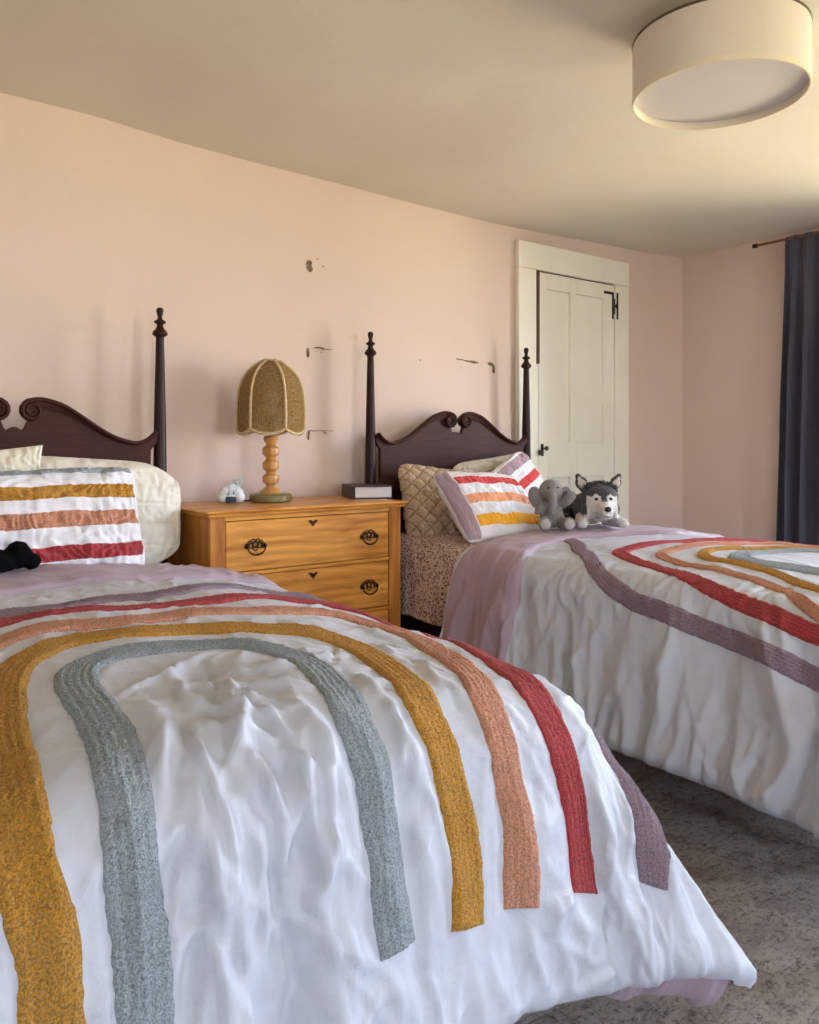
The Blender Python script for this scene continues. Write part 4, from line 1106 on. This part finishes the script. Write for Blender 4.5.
def hkcol(co):
    x, y, z = co.T; n = len(co); c = np.tile(np.array([.030, .027, .030]), (n, 1))
    nz = .006*pn(x*60, z*60, 97)
    head = y < .045
    top = head & (z > .128+nz-.25*np.abs(x)) & (np.abs(x) < .09)
    face = head & (y < .01) & ~((z > .118+nz-.012*np.cos(np.abs(np.abs(x)-.022)*90)+0*x) | (np.abs(x) > .058))
    c[head & (z > .05)] = (.075, .070, .078)
    w = head & (y < .02) & (z < .122+nz-.15*np.abs(np.abs(x)-.024)) & ~((np.abs(x) < .011) & (z > .095) & (y > -.085)) & (np.abs(x) < .056)
    c[w] = (.80, .74, .70)
    c[head & (z <= .05)] = (.78, .73, .70)
    pw = (z < .05) & (y < -.0); c[pw] = (.80, .76, .73)
    return c
remesh_obj(m, 'body', M_fur, hk, .0035, 2, hkcol, lambda co: fd(co, .0022, 110)+fd(co, .001, 300))
# fur tufts on the crown
m = MB(); rr = random.Random(3)
for k in range(320):
    a = rr.uniform(-1, 1); b_ = rr.uniform(-.6, 1)
    x = .058*a; y = -.02+.04*b_; z = .118+.046*math.sqrt(max(0, 1-a*a*.8-(b_*.6)**2))-.004
    dx, dy = rr.uniform(-.006, .006)+a*.008, rr.uniform(-.004, .004)-.002
    m.tube([(x, y, z), (x+dx*.5, y+dy*.5, z+.008), (x+dx*1.2, y+dy*1.2, z+rr.uniform(.011, .017))], [.0022, .0015, .0003], 5)
m.build('crown_fur', plain('charcoal_fur', (.075, .068, .072), 1, .4, 60, 0), hk, smooth=True)
for s in (-1, 1):
    Q = Matrix.Translation((s*.056, -.004, .150)) @ (rot('Y', s*26) @ rot('Z', s*8)).to_4x4()
    m = MB(); m.V = []
    m.ell((0, 0, .014), (.023, .010, .026)); m.ell((0, 0, .036), (.012, .007, .018))
    m.V = [tuple(Q @ Vector(v)) for v in m.V]
    er = remesh_obj(m, 'ear', M_fur, hk, .003, 2, lambda co: np.tile(np.array([.07, .06, .06]), (len(co), 1)), lambda co: fd(co, .0015))
    m = MB(); m.ell((0, -.0065, .012), (.016, .005, .020)); m.ell((0, -.005, .030), (.008, .0035, .013)); m.V = [tuple(Q @ Vector(v)) for v in m.V]
    remesh_obj(m, 'inner_ear', M_fur, er, .0025, 1, lambda co: np.tile(np.array([.72, .60, .54]), (len(co), 1)))
    m = MB(); m.ell((s*.026, -.066, .108), (.0065, .004, .0055)); m.build('eye', M_eye, hk, smooth=True)
m = MB(); m.ell((0, -.118, .075), (.0125, .009, .0095)); m.build('nose', M_eye, hk, smooth=True)
m = MB(); m.tube([(-.014, -.112, .050), (0, -.1165, .047), (.014, -.112, .050)], .0018, 6); m.build('mouth', M_eye, hk, smooth=True)
# black toy at the left edge
M_bfur = fur_mat('black_plush', 1, .5); M_bfur.node_tree.nodes['Principled BSDF'].inputs['Sheen Weight'].default_value = 0
m = MB()
m.ell((0, 0, .032), (.13, .05, .034)); m.ell((.085, -.01, .046), (.036, .036, .040)); m.ell((.118, -.02, .026), (.026, .028, .024)); m.ell((-.11, 0, .04), (.06, .05, .045))
m.ell((.10, .012, .06), (.02, .018, .022)); m.tube([(-.05, -.03, .02), (-.02, -.06, .016)], [.024, .02]); 
bt = remesh_obj(m, 'plush_toy', M_bfur, None, .004, 2, lambda co: np.tile(np.array([.003, .003, .0035]), (len(co), 1)), lambda co: fd(co, .002, 90), (.43, 2.50, .765), R(8))
tag(bt, 'black plush toy lying against the striped pillow at the left edge of the photo', 'plush toy')

# ------------------------------------------------------------------ daylight, camera
w = bpy.data.worlds.new('World'); bpy.context.scene.world = w; w.use_nodes = True
nt = w.node_tree; bg = nt.nodes['Background']
tc = N(nt, 'ShaderNodeTexCoord'); sp_ = N(nt, 'ShaderNodeSeparateXYZ'); nt.links.new(tc.outputs['Generated'], sp_.inputs[0])
mr = N(nt, 'ShaderNodeMapRange'); mr.inputs['From Min'].default_value = -1; mr.inputs['From Max'].default_value = 1; nt.links.new(sp_.outputs['Z'], mr.inputs['Value'])
col = ramp(nt, mr.outputs[0], [(0, (.56, .49, .33)), (.40, (.70, .62, .43)), (.485, (.70, .65, .51)), (.53, (.70, .81, 1.0)), (1, (.48, .64, 1.0))])
nt.links.new(col, bg.inputs['Color']); bg.inputs['Strength'].default_value = 31.0

cd = bpy.data.cameras.new('camera'); cam = bpy.data.objects.new('camera', cd); C.objects.link(cam)
cam.location = (0, 0, 1.13); cam.rotation_euler = (R(90), 0, R(-37.568))
cd.sensor_fit = 'AUTO'; cd.sensor_width = 36; cd.lens = 805.4/1024*36; cd.shift_y = -(512-443.1)/1024; cd.clip_start = .02
bpy.context.scene.camera = cam
vs = bpy.context.scene.view_settings
vs.view_transform = 'Standard'; vs.look = 'None'; vs.gamma = 1; vs.exposure = 0; vs.use_curve_mapping = False
